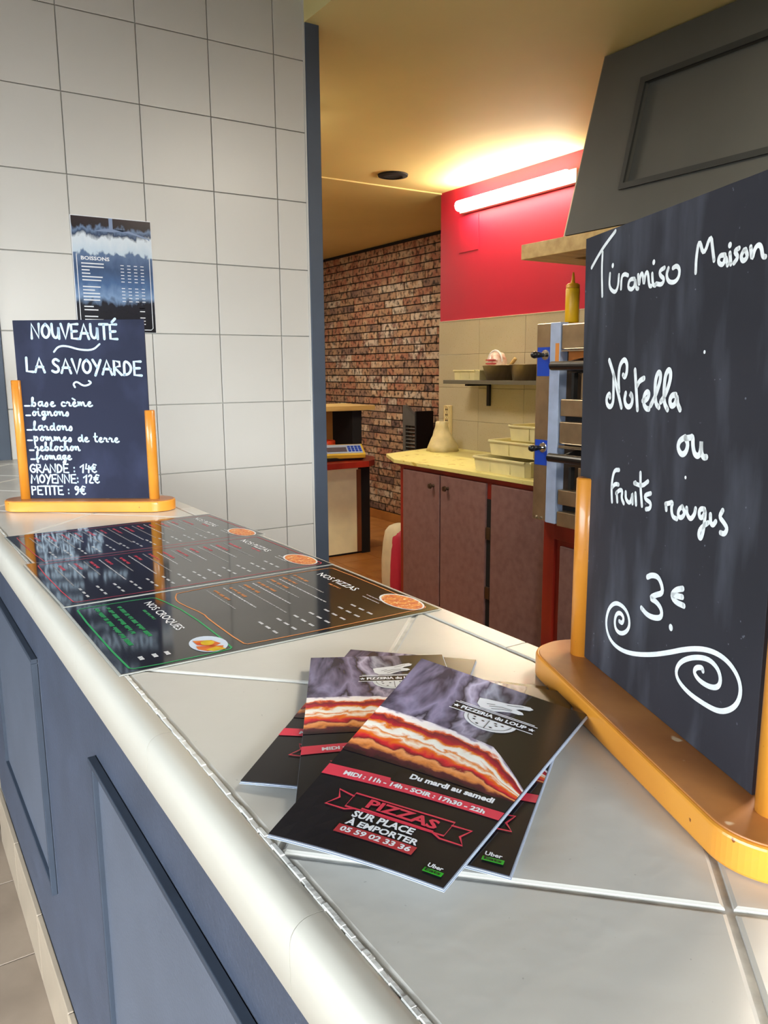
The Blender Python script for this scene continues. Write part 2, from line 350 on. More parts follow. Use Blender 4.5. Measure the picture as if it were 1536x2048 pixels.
# single-stroke hand lettering for the chalkboards (x, y in cap heights)
GL = {
'A': (.62, [[(0, 0), (.3, 1), (.6, 0)], [(.1, .38), (.52, .38)]]), 'B': (.5, [[(0, 0), (0, 1), (.35, .95), (.4, .6), (.05, .52), (.45, .4), (.4, .05), (0, 0)]]),
'D': (.55, [[(.05, 0), (.05, 1), (.35, .9), (.52, .5), (.35, .08), (0, 0)]]), 'E': (.5, [[(.48, 1), (.05, .98), (.05, .02), (.5, 0)], [(.05, .5), (.4, .52)]]),
'É': (.5, [[(.48, 1), (.05, .98), (.05, .02), (.5, 0)], [(.05, .5), (.4, .52)], [(.2, 1.15), (.42, 1.38)]]),
'G': (.55, [[(.5, .85), (.3, 1), (.05, .75), (.02, .3), (.25, 0), (.5, .12), (.5, .45), (.3, .45)]]), 'I': (.15, [[(.05, 0), (.05, 1)]]),
'L': (.48, [[(.05, 1), (.03, .03), (.45, 0)]]), 'M': (.75, [[(0, 0), (.1, 1), (.35, .35), (.6, 1), (.7, 0)]]), 'N': (.6, [[(.02, 0), (.05, 1), (.5, .05), (.55, 1)]]),
'O': (.6, [[(.3, 1), (.06, .75), (.03, .3), (.27, 0), (.52, .25), (.55, .7), (.3, 1)]]), 'P': (.5, [[(.05, 0), (.05, 1), (.4, .92), (.42, .6), (.05, .48)]]),
'R': (.55, [[(.05, 0), (.05, 1), (.4, .92), (.42, .62), (.08, .5), (.5, 0)]]), 'S': (.5, [[(.45, .85), (.25, 1), (.05, .8), (.15, .58), (.4, .42), (.42, .12), (.2, 0), (0, .12)]]),
'T': (.55, [[(0, 1), (.55, 1)], [(.28, 1), (.28, 0)]]), 'U': (.55, [[(.03, 1), (.03, .3), (.22, 0), (.45, .2), (.48, 1), (.48, 0)]]), 'V': (.55, [[(0, 1), (.27, 0), (.55, 1)]]),
'Y': (.5, [[(0, 1), (.25, .5)], [(.5, 1), (.12, -.1)]]), '1': (.4, [[(0, .65), (.3, 1), (.22, 0)]]), '2': (.45, [[(.03, .8), (.2, 1), (.38, .78), (0, .02), (.42, .02)]]),
'4': (.45, [[(.12, 1), (.03, .45), (.42, .48)], [(.36, .8), (.3, 0)]]), '9': (.45, [[(.38, .85), (.15, 1), (.03, .7), (.2, .5), (.38, .8), (.33, .2), (.1, 0)]]),
'€': (.55, [[(.52, .9), (.3, 1), (.1, .6), (.15, .15), (.35, 0), (.52, .12)], [(0, .62), (.42, .64)], [(0, .4), (.38, .42)]]), ':': (.25, [[(.1, .12), (.1, .16)], [(.1, .55), (.1, .59)]]),
'_': (.45, [[(0, .08), (.38, .08)]]), ' ': (.3, []),
'a': (.46, [[(.38, .5), (.12, .5), (.03, .22), (.18, .02), (.36, .3), (.38, .5), (.38, .08), (.48, .06)]]), 'b': (.42, [[(0, .08), (.2, .8), (.14, 1), (.06, .8), (.08, .05), (.3, .05), (.35, .4), (.14, .42)]]),
'c': (.38, [[(.33, .42), (.15, .5), (.04, .22), (.16, .02), (.38, .1)]]), 'd': (.48, [[(.36, .45), (.12, .48), (.04, .2), (.2, .02), (.36, .3), (.4, 1), (.38, .1), (.48, .05)]]),
'e': (.38, [[(.02, .22), (.28, .32), (.25, .52), (.08, .42), (.06, .1), (.22, 0), (.4, .12)]]), 'è': (.38, [[(.02, .22), (.28, .32), (.25, .52), (.08, .42), (.06, .1), (.22, 0), (.4, .12)], [(.05, .85), (.25, .68)]]),
'f': (.34, [[(.02, .1), (.25, .85), (.16, 1), (.1, .7), (.1, -.35), (.2, -.2), (.12, .15), (.34, .2)]]), 'g': (.46, [[(.38, .48), (.12, .5), (.04, .22), (.2, .04), (.38, .48), (.34, -.3), (.12, -.42), (.08, -.2), (.46, .1)]]),
'h': (.44, [[(0, .1), (.18, .85), (.12, 1), (.06, .7), (.06, 0), (.1, .38), (.26, .5), (.32, .3), (.32, .04), (.44, .1)]]), 'i': (.22, [[(.05, .5), (.06, .08), (.22, .06)], [(.06, .76), (.07, .79)]]),
'l': (.3, [[(0, .1), (.22, .85), (.14, 1), (.06, .7), (.1, .05), (.3, .1)]]), 'm': (.66, [[(.02, .48), (.06, 0), (.1, .4), (.22, .5), (.26, 0), (.3, .4), (.46, .5), (.5, .05), (.66, .08)]]),
'n': (.46, [[(.02, .48), (.06, 0), (.1, .38), (.26, .5), (.32, .3), (.32, .04), (.46, .08)]]), 'o': (.42, [[(.2, .5), (.04, .3), (.12, .03), (.32, .12), (.33, .42), (.18, .5), (.42, .42)]]),
'p': (.44, [[(.04, .5), (.08, -.42)], [(.06, .2), (.2, .52), (.36, .35), (.28, .02), (.08, .08)]]), 'r': (.36, [[(.0, .35), (.1, .52), (.1, .42), (.26, .42), (.2, .1), (.36, .08)]]),
's': (.36, [[(0, .08), (.18, .52), (.28, .22), (.2, .0), (.04, .05)]]), 't': (.3, [[(.12, .95), (.08, .1), (.28, .06)], [(0, .58), (.28, .6)]])}
def hand(body, x0, y0, x1, y1, cap, fn, bm, w):
    """write body from baseline point (x0,y0) to (x1,y1)"""
    tot = sum(GL[c][0]+.09 for c in body); L = math.hypot(x1-x0, y1-y0); k = L/tot; ux, uy = (x1-x0)/L, (y1-y0)/L; x = 0
    for c in body:
        wd, st = GL[c]
        for s in st:
            pts = [(x0+(x+p[0])*k*ux, y0+(x+p[0])*k*uy+p[1]*cap) for p in s]
            if c.islower() or c in 'ODGSCU29': pts = smoothline(pts, 2)
            merge(bm, ink(ribbon(pts, w), fn))
        x += wd+.09
# ------------------------------------------------------------------ the setting
FL = struct('floor', bx((-2.8, -3.2, -.05), (5.2, 7.2, -.004)), M_fgrout)
# customer-side floor tiles, 30 cm, those the photograph shows in front of the counter
tm = None
for i in range(3):
    for j in range(14):
        xa = .193-.306*(i+1); ya = 3.576-.306*(j+1)
        if tm is None:
            tm = obj('tile', bx((-.1515, -.1515, -.004), (.1515, .1515, .0), .0015), M_ftile, FL, world=False); o = tm
        else:
            o = tm.copy(); COL.objects.link(o); o.parent = FL
        o.matrix_basis = wm(FL).inverted() @ Matrix.Translation((xa+.153, ya+.153, 0))
struct('floor_screed', bx((-2.8, -3.2, -.004), (-.73, 7.2, -.001)), M_ftile, FL)
# kitchen terracotta tiles
km = None
for i in range(12):
    for j in range(20):
        xa = .45+.30*i; ya = .9+.30*j
        if xa+.3 > 4.0 or not (1.3 < xa+.15 < 3.9) or ya < 2.6: continue
        if km is None:
            km = obj('tile', bx((-.1485, -.1485, -.004), (.1485, .1485, .0), .0012), M_ktile, FL, world=False); o = km
        else:
            o = km.copy(); COL.objects.link(o); o.parent = FL
        o.matrix_basis = wm(FL).inverted() @ Matrix.Translation((xa+.15, ya+.15, 0))
struct('ceiling_kitchen', bx((1.19, -1.2, 2.285), (5.2, 7.2, 2.4)), M_ceil)
struct('ceiling', bx((-2.8, -3.2, 2.62), (1.19, 7.2, 2.7)), M_ceil_w)
struct('trim_1', bx((1.19, -1.2, 2.4), (1.25, 7.2, 2.62)), M_ceil)
cj = struct('trim_2', bx((1.24, 3.888, 2.277), (2.92, 3.912, 2.284), .001), M_ceil)     # batten across the kitchen ceiling
# brick wall: mortar bed and the bricks
WB = struct('wall_brick', bx((3.655, 3.6, 0), (3.75, 7.0, 2.285)), M_mortar)
struct('skirting_tile', bx((3.64, 3.6, .001), (3.655, 7.0, .078), .001), M_ktile, WB)
bmesh_b = None; PB = .0605; nb = 0
extra = BM()
def brick_at(y, z, l, n):
    global bmesh_b
    if bmesh_b is None:
        bmesh_b = obj('brick', bx((0, -.5, -.026), (.014, .5, .026), .0), M_brick, WB, world=False); o = bmesh_b
    else: o = bmesh_b.copy(); COL.objects.link(o); o.parent = WB
    o.matrix_basis = wm(WB).inverted() @ Matrix.Translation((3.6425+random.uniform(-.003, .003), y, z)) @ Matrix.Diagonal((1, l, 1, 1))
for k in range(36):
    z = .08+PB*(k+.5)+.003; rnd = random.Random(k*13+5); y = 4.72-rnd.choice((0, .06, .12, .18))
    if z > 2.25: z = 2.253
    while y < 6.72:
        l = rnd.choice((.245, .245, .245, .20, .27, .12, .15)); yc = y+l/2
        if yc > 4.80 and nb < 298: brick_at(yc, z, l-.008, nb); nb += 1
        else: box(extra, (3.6425, y+.004, z-.026), (3.656, y+l-.004, z+.026))
        y += l
    while y < 6.99:
        l = .245
        if y+l > 7: break
        box(extra, (3.6425, y+.004, z-.026), (3.656, y+l-.004, z+.026)); y += l
    # the courses behind the red wall's corner
e = obj('brick_courses', extra, M_brick, WB); e['kind'] = 'stuff'
# red wall with tiled splash-back
WR = struct('wall_right', bx((2.92, -1.2, 0), (3.02, 3.897, 2.285)), M_red)
struct('grout_bed', bx((2.914, -1.0, .79), (2.921, 3.899, 1.552)), M_bgrout, WR)
st_ = None; r0 = 1.552
for k in range(4):
    for j in range(8):
        y1 = 3.895-.375*j; z1 = r0-.19*k
        if y1-.375 < 1.1: continue
        if st_ is None: st_ = obj('tile', bx((-.005, -.1868, -.0943), (0, .1868, .0943), .0012), M_btile, WR, world=False); o = st_
        else: o = st_.copy(); COL.objects.link(o); o.parent = WR
        o.matrix_basis = wm(WR).inverted() @ Matrix.Translation((2.9145, y1-.1875, z1-.095))
struct('trim_3', bx((2.9085, 1.0, 1.552), (2.92, 3.897, 1.558), .001), M_btile)
struct('wall_corner_return', bx((3.02, 3.80, 0), (3.66, 3.897, 2.285)), M_red)
pn = struct('access_panel', bx((2.917, 3.55, 1.93), (2.9205, 3.72, 2.12), .001), M_red, WR)
struct('wall_kitchen_back', bx((1.1, 7.0, 0), (3.75, 7.1, 2.285)), M_wallp)
struct('wall_kitchen_front', bx((.5, -1.3, 0), (3.02, -1.2, 2.4)), M_wallp)
struct('wall_kitchen_left', bx((1.1, 2.37, 0), (1.19, 7.0, 2.285)), M_wallp)
# white tiled end wall of the hatch
WT = struct('wall_back', bx((.30, 2.276, 0), (1.19, 2.37, 2.62)), M_wallgrout)
wt = None
for i in range(5):
    for k in range(14):
        x1 = 1.19-.0 if i == 0 else 1.09-.2*(i-1); wd = .10 if i == 0 else .2
        x0 = x1-wd; z0 = -.02+.2*k
        if x0 < .30: x0 = .30
        if z0 > 2.6: continue
        za, zb = max(z0, 0)+.0012, min(z0+.2, 2.62)-.0012
        if i == 0 or k in (0, 13) or x1-x0 < .199:
            obj('tile', bx((x0+.0012, 2.269, za), (x1-.0012, 2.2765, zb), .001), M_walltile, WT)
        else:
            if wt is None: wt = obj('tile', bx((-.0988, -.0075, -.0988), (.0988, 0, .0988), .001), M_walltile, WT, world=False); o = wt
            else: o = wt.copy(); COL.objects.link(o); o.parent = WT
            o.matrix_basis = wm(WT).inverted() @ Matrix.Translation(((x0+x1)/2, 2.2765, z0+.1))
struct('trim_4', bx((1.191, 2.262, 0), (1.238, 2.372, 2.62), .002), M_post)          # post at the right of the tiles
struct('trim_5', bx((.262, 2.255, 0), (.299, 2.372, 2.62), .002), M_post)          # post at the left of the tiles
struct('trim_6', bx((1.1855, 2.2655, 0), (1.1925, 2.2695, 2.62), .0008), M_walltile)      # ragged white bead against the post
struct('wall_customer_side', bx((.20, 2.372, 0), (.30, 7.0, 2.62)), M_wallp)
struct('wall_customer_far', bx((-2.8, 7.0, 0), (1.1, 7.1, 2.62)), M_wallp)
# shop front with windows behind and to the left of the camera
def window_wall(name, horizontal, c, a, b, w0, w1, z0, z1, wn):
    def B(p, q, r, s, t=.1):
        return ((p, c, r), (q, c+t, s)) if horizontal else ((c, p, r), (c+t, q, s))
    bm = BM()
    for p, q, r, s in ((a, w0, 0, 2.62), (w1, b, 0, 2.62), (w0, w1, 0, z0), (w0, w1, z1, 2.62)): box(bm, *B(p, q, r, s))
    struct(name, bm, M_wallp)
    wo = BM(); n = 3
    for k in range(n+1):
        p = w0+(w1-w0-.05)*k/n; box(wo, *B(p, p+.05, z0, z1, .06))
    box(wo, *B(w0, w1, z0, z0+.05, .06)); box(wo, *B(w0, w1, z1-.05, z1, .06))
    o = struct(wn, wo, M_winframe)
    for k in range(n):
        p = w0+(w1-w0-.05)*k/n+.05; q = w0+(w1-w0-.05)*(k+1)/n
        g = B(p, q, z0+.05, z1-.05, .006); gl = obj('pane', bx(*g), M_glass, o)
window_wall('wall_front', True, -3.2, -2.8, 1.19, -2.55, 1.05, .75, 2.4, 'window_1')
window_wall('wall_left', False, -2.8, -3.2, 7.0, -1.1, 2.6, .75, 2.3, 'window_2')
struct('wall_hatch_near', bx((.5, -3.2, 0), (1.19, -1.2, 2.62)), M_wallp)
# ------------------------------------------------------------------ serving counter
SC = thing('serving_counter', 'long slate-grey panelled serving counter front under the white tiled top', 'counter', (.3, 1.0, 0))
obj('carcass', bx((.205, -1.1, 0), (.43, 2.25, H-.035)), M_slate, SC)
obj('front_board', bx((.1972, -1.1, .158), (.2055, 2.25, H-.036)), M_slate, SC)
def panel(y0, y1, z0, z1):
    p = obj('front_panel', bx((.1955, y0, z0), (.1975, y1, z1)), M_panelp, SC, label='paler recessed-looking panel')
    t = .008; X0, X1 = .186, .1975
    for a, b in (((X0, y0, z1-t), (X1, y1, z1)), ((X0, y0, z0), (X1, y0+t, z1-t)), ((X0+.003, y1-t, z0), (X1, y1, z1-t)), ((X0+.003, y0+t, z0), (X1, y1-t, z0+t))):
        obj('shade_moulding', bx(a, b, .001), M_slate_d, p)
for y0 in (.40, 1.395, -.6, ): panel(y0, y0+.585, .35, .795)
sk = None
for j in range(11):
    y0 = 2.25-.306*(j+1)
    if sk is None: sk = obj('skirting_tile', bx((-.0055, -.1518, -.0785), (.0055, .1518, .0785), .002), M_skirt, SC, world=False); o = sk
    else: o = sk.copy(); COL.objects.link(o); o.parent = SC
    o.matrix_basis = wm(SC).inverted() @ Matrix.Translation((.1915, y0+.153, .0785))
TT = thing('tiled_worktop', 'white tiled bar top laid diagonally with a rounded nosing, under the menus', 'countertop', (.28, .9, H-.035))
obj('bed', bx((.1395, -1.1, H-.034), (.4385, 2.268, H-.0016)), M_cgrout, TT)
XL, XR_, YA, YB = .1415, .4150, -1.08, 2.266
def clip(poly, ax, v, keep_less):
    out = []
    for i in range(len(poly)):
        a, b = poly[i], poly[(i+1) % len(poly)]; ia = (a[ax] <= v) == keep_less; ib = (b[ax] <= v) == keep_less
        if ia: out.append(a)
        if ia != ib:
            t = (v-a[ax])/(b[ax]-a[ax]); out.append((a[0]+t*(b[0]-a[0]), a[1]+t*(b[1]-a[1])))
    return out
s2 = math.sqrt(.5); g = .0014; S = .2
tn = 0
for i in range(-14, 15):
    for j in range(-14, 15):
        ox, oy = .281+(i*s2-j*s2*0)*0, .171
        # corner lattice: a along (1,1), b along (1,-1)
        q = []
        for a, b in ((i*S+g, j*S+g), ((i+1)*S-g, j*S+g), ((i+1)*S-g, (j+1)*S-g), (i*S+g, (j+1)*S-g)):
            q.append((.281+(a+b)*s2, .171+(a-b)*s2))
        for ax, v, k in ((0, XL+g, False), (0, XR_-g, True), (1, YA, False), (1, YB, True)):
            if len(q) > 2: q = clip(q, ax, v, k)
        if len(q) < 3: continue
        ar = abs(sum(q[n][0]*q[(n+1) % len(q)][1]-q[(n+1) % len(q)][0]*q[n][1] for n in range(len(q))))/2
        if ar < .00008: continue
        obj('tile', prism(q, H-.006, H, .0022 if ar > .001 else 0), M_ctile, TT); tn += 1
# inner border strips and rounded nosing pieces
def nosing_bm(y0, y1):
    prof = [(.1395, -.034), (.1395, -.0004), (.1385, .0002), (.1365, .0005)]+[(.1325-.0098*math.sin(math.pi/2*k/9), -.0092+.0098*math.cos(math.pi/2*k/9)) for k in range(10)]+[(.1225, -.011), (.1225, -.0335)]
    bm = BM(); a = [bm.verts.new((x, y0, H+z)) for x, z in prof]; b = [bm.verts.new((x, y1, H+z)) for x, z in prof]; n = len(prof)
    for i in range(n-1): bm.faces.new((a[i], a[i+1], b[i+1], b[i]))
    bm.faces.new((a[-1], a[0], b[0], b[-1]))
    bm.faces.new([bm.verts.new(v.co) for v in a][::-1]); bm.faces.new([bm.verts.new(v.co) for v in b])
    bm.normal_update()
    bm.faces.ensure_lookup_table()
    if bm.faces[3].normal.z < 0:
        for f in bm.faces: f.normal_flip()
    return bm
for j in range(17):
    y1 = 2.264-.2*j; y0 = max(y1-.1996, -1.1)
    obj('nosing_tile', nosing_bm(y0, y1), M_nosing, TT, smooth=False, wn=True)
    obj('edge_tile', bx((XR_+.0008, y0, H-.03), (.4392, y1, H+.0002), .0014), M_ctile, TT)
# raised ragged grout line along the nosing
gb = BM(); rg = random.Random(3)
yy = -1.05
while yy < 2.25:
    l = rg.uniform(.006, .016); xo = .1408+rg.uniform(-.0003, .0003); h = rg.uniform(.0002, .0008) if yy < .56 or yy > 1.2 else .0003
    box(gb, (xo-.0011-rg.uniform(0, .0005), yy, H-.003), (xo+.0011+rg.uniform(0, .0005), yy+l, H+h), .0004, seg=1); yy += l*.7
obj('grout_bead', gb, M_cgrout, TT, kind='stuff')
# ------------------------------------------------------------------ chalkboards on beech stands
def stand(name, lab, blab, origin, dvec, span, hl, hr, sheetmat, s0, s1, top, writer, chalk):
    ang = math.atan2(dvec[1], dvec[0])
    t = thing('chalkboard_stand', lab, 'stand', (origin[0], origin[1], H+.0006), ang)
    r = .033; n = 36
    pts = [(r*math.cos(a), r*math.sin(a)) for a in [math.pi/2+math.pi*k/n for k in range(n+1)]] + [(span+r*math.cos(a), r*math.sin(a)) for a in [-math.pi/2+math.pi*k/n for k in range(n+1)]]
    obj('base', prism(pts, 0, .0168, .0015), M_wood, t, world=False)
    pin = [(x if 0 < x < span else x, y) for x, y in pts]
    cx = span/2
    obj('base_top', prism([(cx+(x-cx)*.985, y*.94) for x, y in pts], .0165, .0176, .0005), M_wood_top, t, world=False, label='worn brown top face of the base')
    for x, hh in ((0, hl), (span, hr)):
        obj('post', lathe([(0, 0), (.0082, 0), (.0082, hh-.0172), (.0072, hh-.0162), (0, hh-.0162)], (x, 0, .0172), 20), M_wood, t, smooth=False, world=False)
    for p in t.children:
        if p.name.startswith('post'):
            for f in p.data.polygons: f.use_smooth = abs(f.normal.z) < .5
    b = thing('chalkboard', blab, 'chalkboard', (origin[0], origin[1], H+.0186), ang)
    yb = -.0012 if writer is not None else 0
    hz = top-.0186; lean = -.0095 if s1 < .205 else 0
    obj('slate', prism([(s0, 0), (s1, 0), (s1, hz), (s0+lean, hz)], -.0015, .0015, .0003, M=Matrix(((1, 0, 0, 0), (0, 0, 1, 0), (0, 1, 0, 0), (0, 0, 0, 1)))), sheetmat, b, world=False)
    M = wm(b)
    fn = lambda s, z: Vector((s, -.0019, z-.0186))
    writer(b, fn)
    return t
def tobd(sx, sz, ox, oy, zoom, mp):      # zoomed crop pixel -> board coordinates through the board plane
    return mp(ox+sx/zoom, oy+sz/zoom)
def plane_map(origin, dvec):
    d = Vector((dvec[0], dvec[1], 0)).normalized(); n = Vector((-d.y, d.x, 0)); P0 = Vector((origin[0], origin[1], 0))-n*.0019
    def mp(u, v):
        r = Fw+R2*((u-768)/F)-U2*((v-1024)/F); t = (P0.dot(n))/(r.dot(n)); Q = r*t+Vector((0, 0, CZ))
        return ((Q-P0).dot(d), Q.z-H)
    return mp
OR, DR = (.420, .386), (-.386, -.922)
OL, DL = (.203, 1.41), (.821, -.571)
mpR, mpL = plane_map(OR, DR), plane_map(OL, DL)
def strokes(b, fn, name, groups, w, m, lab):
    bm = BM()
    for mp, ox, oy, zm, lines in groups:
        for ln in lines:
            p = [mp(ox+x/zm, oy+y/zm) for x, y in ln]
            if len(p) == 1: merge(bm, ink([ell(p[0][0], p[0][1], w*.62, w*.62, 12)], fn)); continue
            merge(bm, ink(ribbon(smoothline(p, 2), w), fn))
    obj(name, bm, m, b, world=False, label=lab)
def write_right(b, fn):
    A = (mpR, 1160, 440, 4.085); B = (mpR, 1000, 900, 2.38); C_ = (mpR, 1190, 600, 4.266)
    strokes(b, fn, 'writing', [A+([[(95, 390), (150, 290), (200, 210), (290, 90)], [(185, 265), (178, 400), (182, 620)], [(268, 372)], [(245, 440), (238, 540), (262, 580), (292, 590), (312, 540), (318, 450)],
        [(335, 560), (340, 460), (365, 440), (392, 452)], [(445, 480), (405, 485), (390, 550), (420, 572), (448, 540), (450, 470), (458, 560), (475, 560)], [(475, 450), (482, 550), (492, 450), (512, 430), (522, 540), (532, 440), (555, 420), (565, 540), (582, 540)],
        [(590, 440), (595, 530), (615, 535)], [(603, 345)], [(690, 390), (650, 415), (655, 455), (690, 480), (670, 530), (622, 520)], [(722, 395), (705, 450), (722, 505), (770, 512), (808, 470), (815, 400), (790, 372), (760, 392)]],)],
        .0026, M_chalk, 'white chalk word Tiramiso')
    strokes(b, fn, 'writing', [A+([[(945, 430), (950, 300), (975, 150), (1010, 300), (1070, 110), (1085, 250), (1095, 330)], [(1185, 285), (1140, 290), (1128, 350), (1170, 372), (1190, 290), (1205, 368)], [(1225, 270), (1232, 360)], [(1225, 205)],
        [(1300, 230), (1258, 255), (1295, 300), (1258, 352)], [(1340, 245), (1312, 300), (1332, 342), (1372, 300), (1352, 240)], [(1395, 220), (1405, 330), (1425, 240), (1455, 200), (1482, 215), (1492, 300), (1515, 300)]],)], .0025, M_chalk, 'white chalk word Maison')
    strokes(b, fn, 'writing', [C_+([[(122, 515), (150, 600), (175, 700), (198, 800), (225, 915)], [(160, 640), (158, 780), (155, 880), (130, 918), (100, 890), (98, 830), (125, 795), (128, 830)],
        [(205, 780), (200, 690), (205, 590), (225, 530), (255, 505), (275, 545), (272, 620), (255, 662), (240, 640)], [(262, 795), (250, 850), (265, 905), (295, 915), (318, 880), (318, 815), (295, 795), (312, 820)],
        [(342, 598), (352, 770), (362, 935)], [(360, 730), (380, 690), (418, 668)], [(408, 860), (445, 850), (465, 800), (445, 780), (420, 810), (412, 880), (435, 928), (460, 930)],
        [(475, 900), (515, 820), (555, 700), (562, 630), (540, 612), (515, 680), (512, 800), (520, 890), (545, 915)], [(560, 870), (600, 810), (640, 700), (648, 610), (625, 592), (598, 650), (588, 780), (590, 880), (618, 935)],
        [(690, 810), (655, 812), (635, 860), (650, 910), (685, 890), (700, 815), (702, 880), (725, 935)]],)], .0034, M_chalk, 'white chalk word in the middle of the board')
    strokes(b, fn, 'writing', [C_+([[(770, 1170), (720, 1200), (705, 1260), (735, 1322), (775, 1305), (795, 1230), (770, 1175)], [(770, 1180), (815, 1175), (835, 1162), (835, 1250), (850, 1320), (885, 1335), (905, 1280), (908, 1180), (905, 1300), (925, 1345), (950, 1340)]],)], .0034, M_chalk, 'white chalk word ou')
    strokes(b, fn, 'writing', [C_+([[(205, 1450), (170, 1450), (152, 1500), (140, 1600), (145, 1720)], [(145, 1600), (172, 1568), (200, 1575)], [(185, 1640), (190, 1720)], [(180, 1650), (210, 1620), (235, 1625), (225, 1690), (245, 1735)], [(262, 1640), (262, 1700), (295, 1738), (315, 1690), (318, 1640), (320, 1735)], [(345, 1650), (350, 1745)], [(345, 1562)],
        [(388, 1475), (388, 1600), (400, 1755)], [(335, 1562), (400, 1590), (452, 1548)], [(475, 1650), (425, 1665), (430, 1700), (478, 1730), (470, 1780), (435, 1785)],
        [(605, 1745), (608, 1790)], [(602, 1740), (630, 1735), (665, 1722), (650, 1770), (660, 1850), (698, 1868)], [(745, 1762), (712, 1790), (708, 1845), (738, 1862), (768, 1820), (745, 1762)], [(782, 1775), (785, 1830), (815, 1875), (850, 1830), (858, 1780)],
        [(935, 1785), (900, 1780), (885, 1820), (900, 1865), (930, 1840), (942, 1780), (935, 1900), (918, 2000), (900, 2040), (882, 2010), (895, 1950), (965, 1900)], [(985, 1830), (985, 1900), (1005, 1925), (1030, 1890)], [(1090, 1795), (1060, 1850), (1100, 1900), (1130, 1950), (1105, 2000), (1070, 1985)]],)], .0028, M_chalk, 'white chalk words fruits rouges')
    strokes(b, fn, 'writing', [B+([[(702, 605), (722, 595), (752, 602), (770, 640), (775, 682), (740, 690), (712, 705), (745, 722), (770, 760), (768, 798), (735, 800), (700, 785), (673, 752)], [(870, 660), (838, 665), (815, 690), (832, 722), (875, 742)], [(820, 690), (868, 700)], [(813, 845)]],)], .0034, M_chalk, 'white chalk price 3 euros')
    strokes(b, fn, 'scroll', [B+([[(568, 815), (582, 826), (590, 800), (575, 775), (555, 778), (545, 812), (550, 855), (575, 876), (605, 864), (618, 830), (610, 780), (585, 742), (548, 725), (518, 752), (504, 810), (510, 870), (535, 920), (580, 955), (640, 972), (720, 975), (800, 965), (880, 948), (960, 945), (1030, 965), (1090, 1010), (1135, 1080), (1148, 1150), (1130, 1210), (1090, 1240), (1040, 1245),
        (980, 1215), (900, 1160), (848, 1100), (835, 1050), (860, 1005), (920, 985), (990, 992), (1035, 1035), (1052, 1090), (1040, 1130), (1000, 1130), (950, 1100), (922, 1060), (932, 1035), (962, 1035), (966, 1052)]],)], .0029, M_chalk, 'white chalk double spiral flourish')
    strokes(b, fn, 'chalk_speck', [(mpR, 0, 0, 1, [[(1409, 704)], [(1371, 955)]])], .0016, M_chalk, None)
def write_left(b, fn):
    z = 3.0125; P = lambda x, y: mpL(x/z, 400+y/z)
    def line(body, x0, y0, x1, y1, cap, w, lab):
        bm = BM(); a, c = P(x0, y0), P(x1, y1); hgt = P(x0, y0-cap)[1]-a[1]
        hand(body, a[0], a[1], c[0], c[1], hgt, fn, bm, w); obj('writing', bm, M_chalkb, b, world=False, label=lab)
    line('NOUVEAUTÉ', 190, 834, 715, 838, 88, .0041, 'chalk title Nouveauté')
    line('LA SAVOYARDE', 160, 1034, 862, 1058, 84, .0041, 'chalk name La Savoyarde')
    for pts in ([(325, 915), (350, 882), (400, 878), (480, 903), (560, 905), (600, 868)], [(452, 1128), (440, 1108), (462, 1092), (500, 1120), (530, 1116), (552, 1100), (535, 1090)]):
        bm = BM(); merge(bm, ink(ribbon(smoothline([P(*q) for q in pts], 2), .003), fn)); obj('squiggle', bm, M_chalkb, b, world=False)
    for body, x0, y, x1, cap in (('_base crème', 150, 1245, 562, 58), ('_oignons', 158, 1302, 425, 56), ('_lardons', 165, 1390, 447, 60), ('_pommes de terre', 168, 1452, 722, 56), ('_reblochon', 180, 1512, 488, 56), ('_fromage', 188, 1566, 435, 54),
                                 ('GRANDE : 14€', 183, 1642, 588, 50), ('MOYENNE: 12€', 190, 1705, 605, 50), ('PETITE : 9€', 193, 1774, 522, 50)):
        line(body, x0, y, x1, y+(10 if 'terre' in body else 0), cap, .0027, 'chalk line '+body.strip('_'))
stand('r', 'beech stand with two round posts at the right, holding the tiramisu chalkboard', 'tall black chalkboard reading Tiramiso Maison, 3 euros, with chalk spirals, at the right edge', OR, DR, .215, .1465, .1465, M_slateboard, -.006, .2005, .311, write_right, M_chalk)
stand('l', 'beech stand with round posts on the far end of the counter before the tiled wall', 'blue-black chalkboard headed Nouveauté La Savoyarde on the far end of the counter', OL, DL, .215, .2100, .1610, M_slateboard2, .003, .2145, .3055, write_left, M_chalkb)
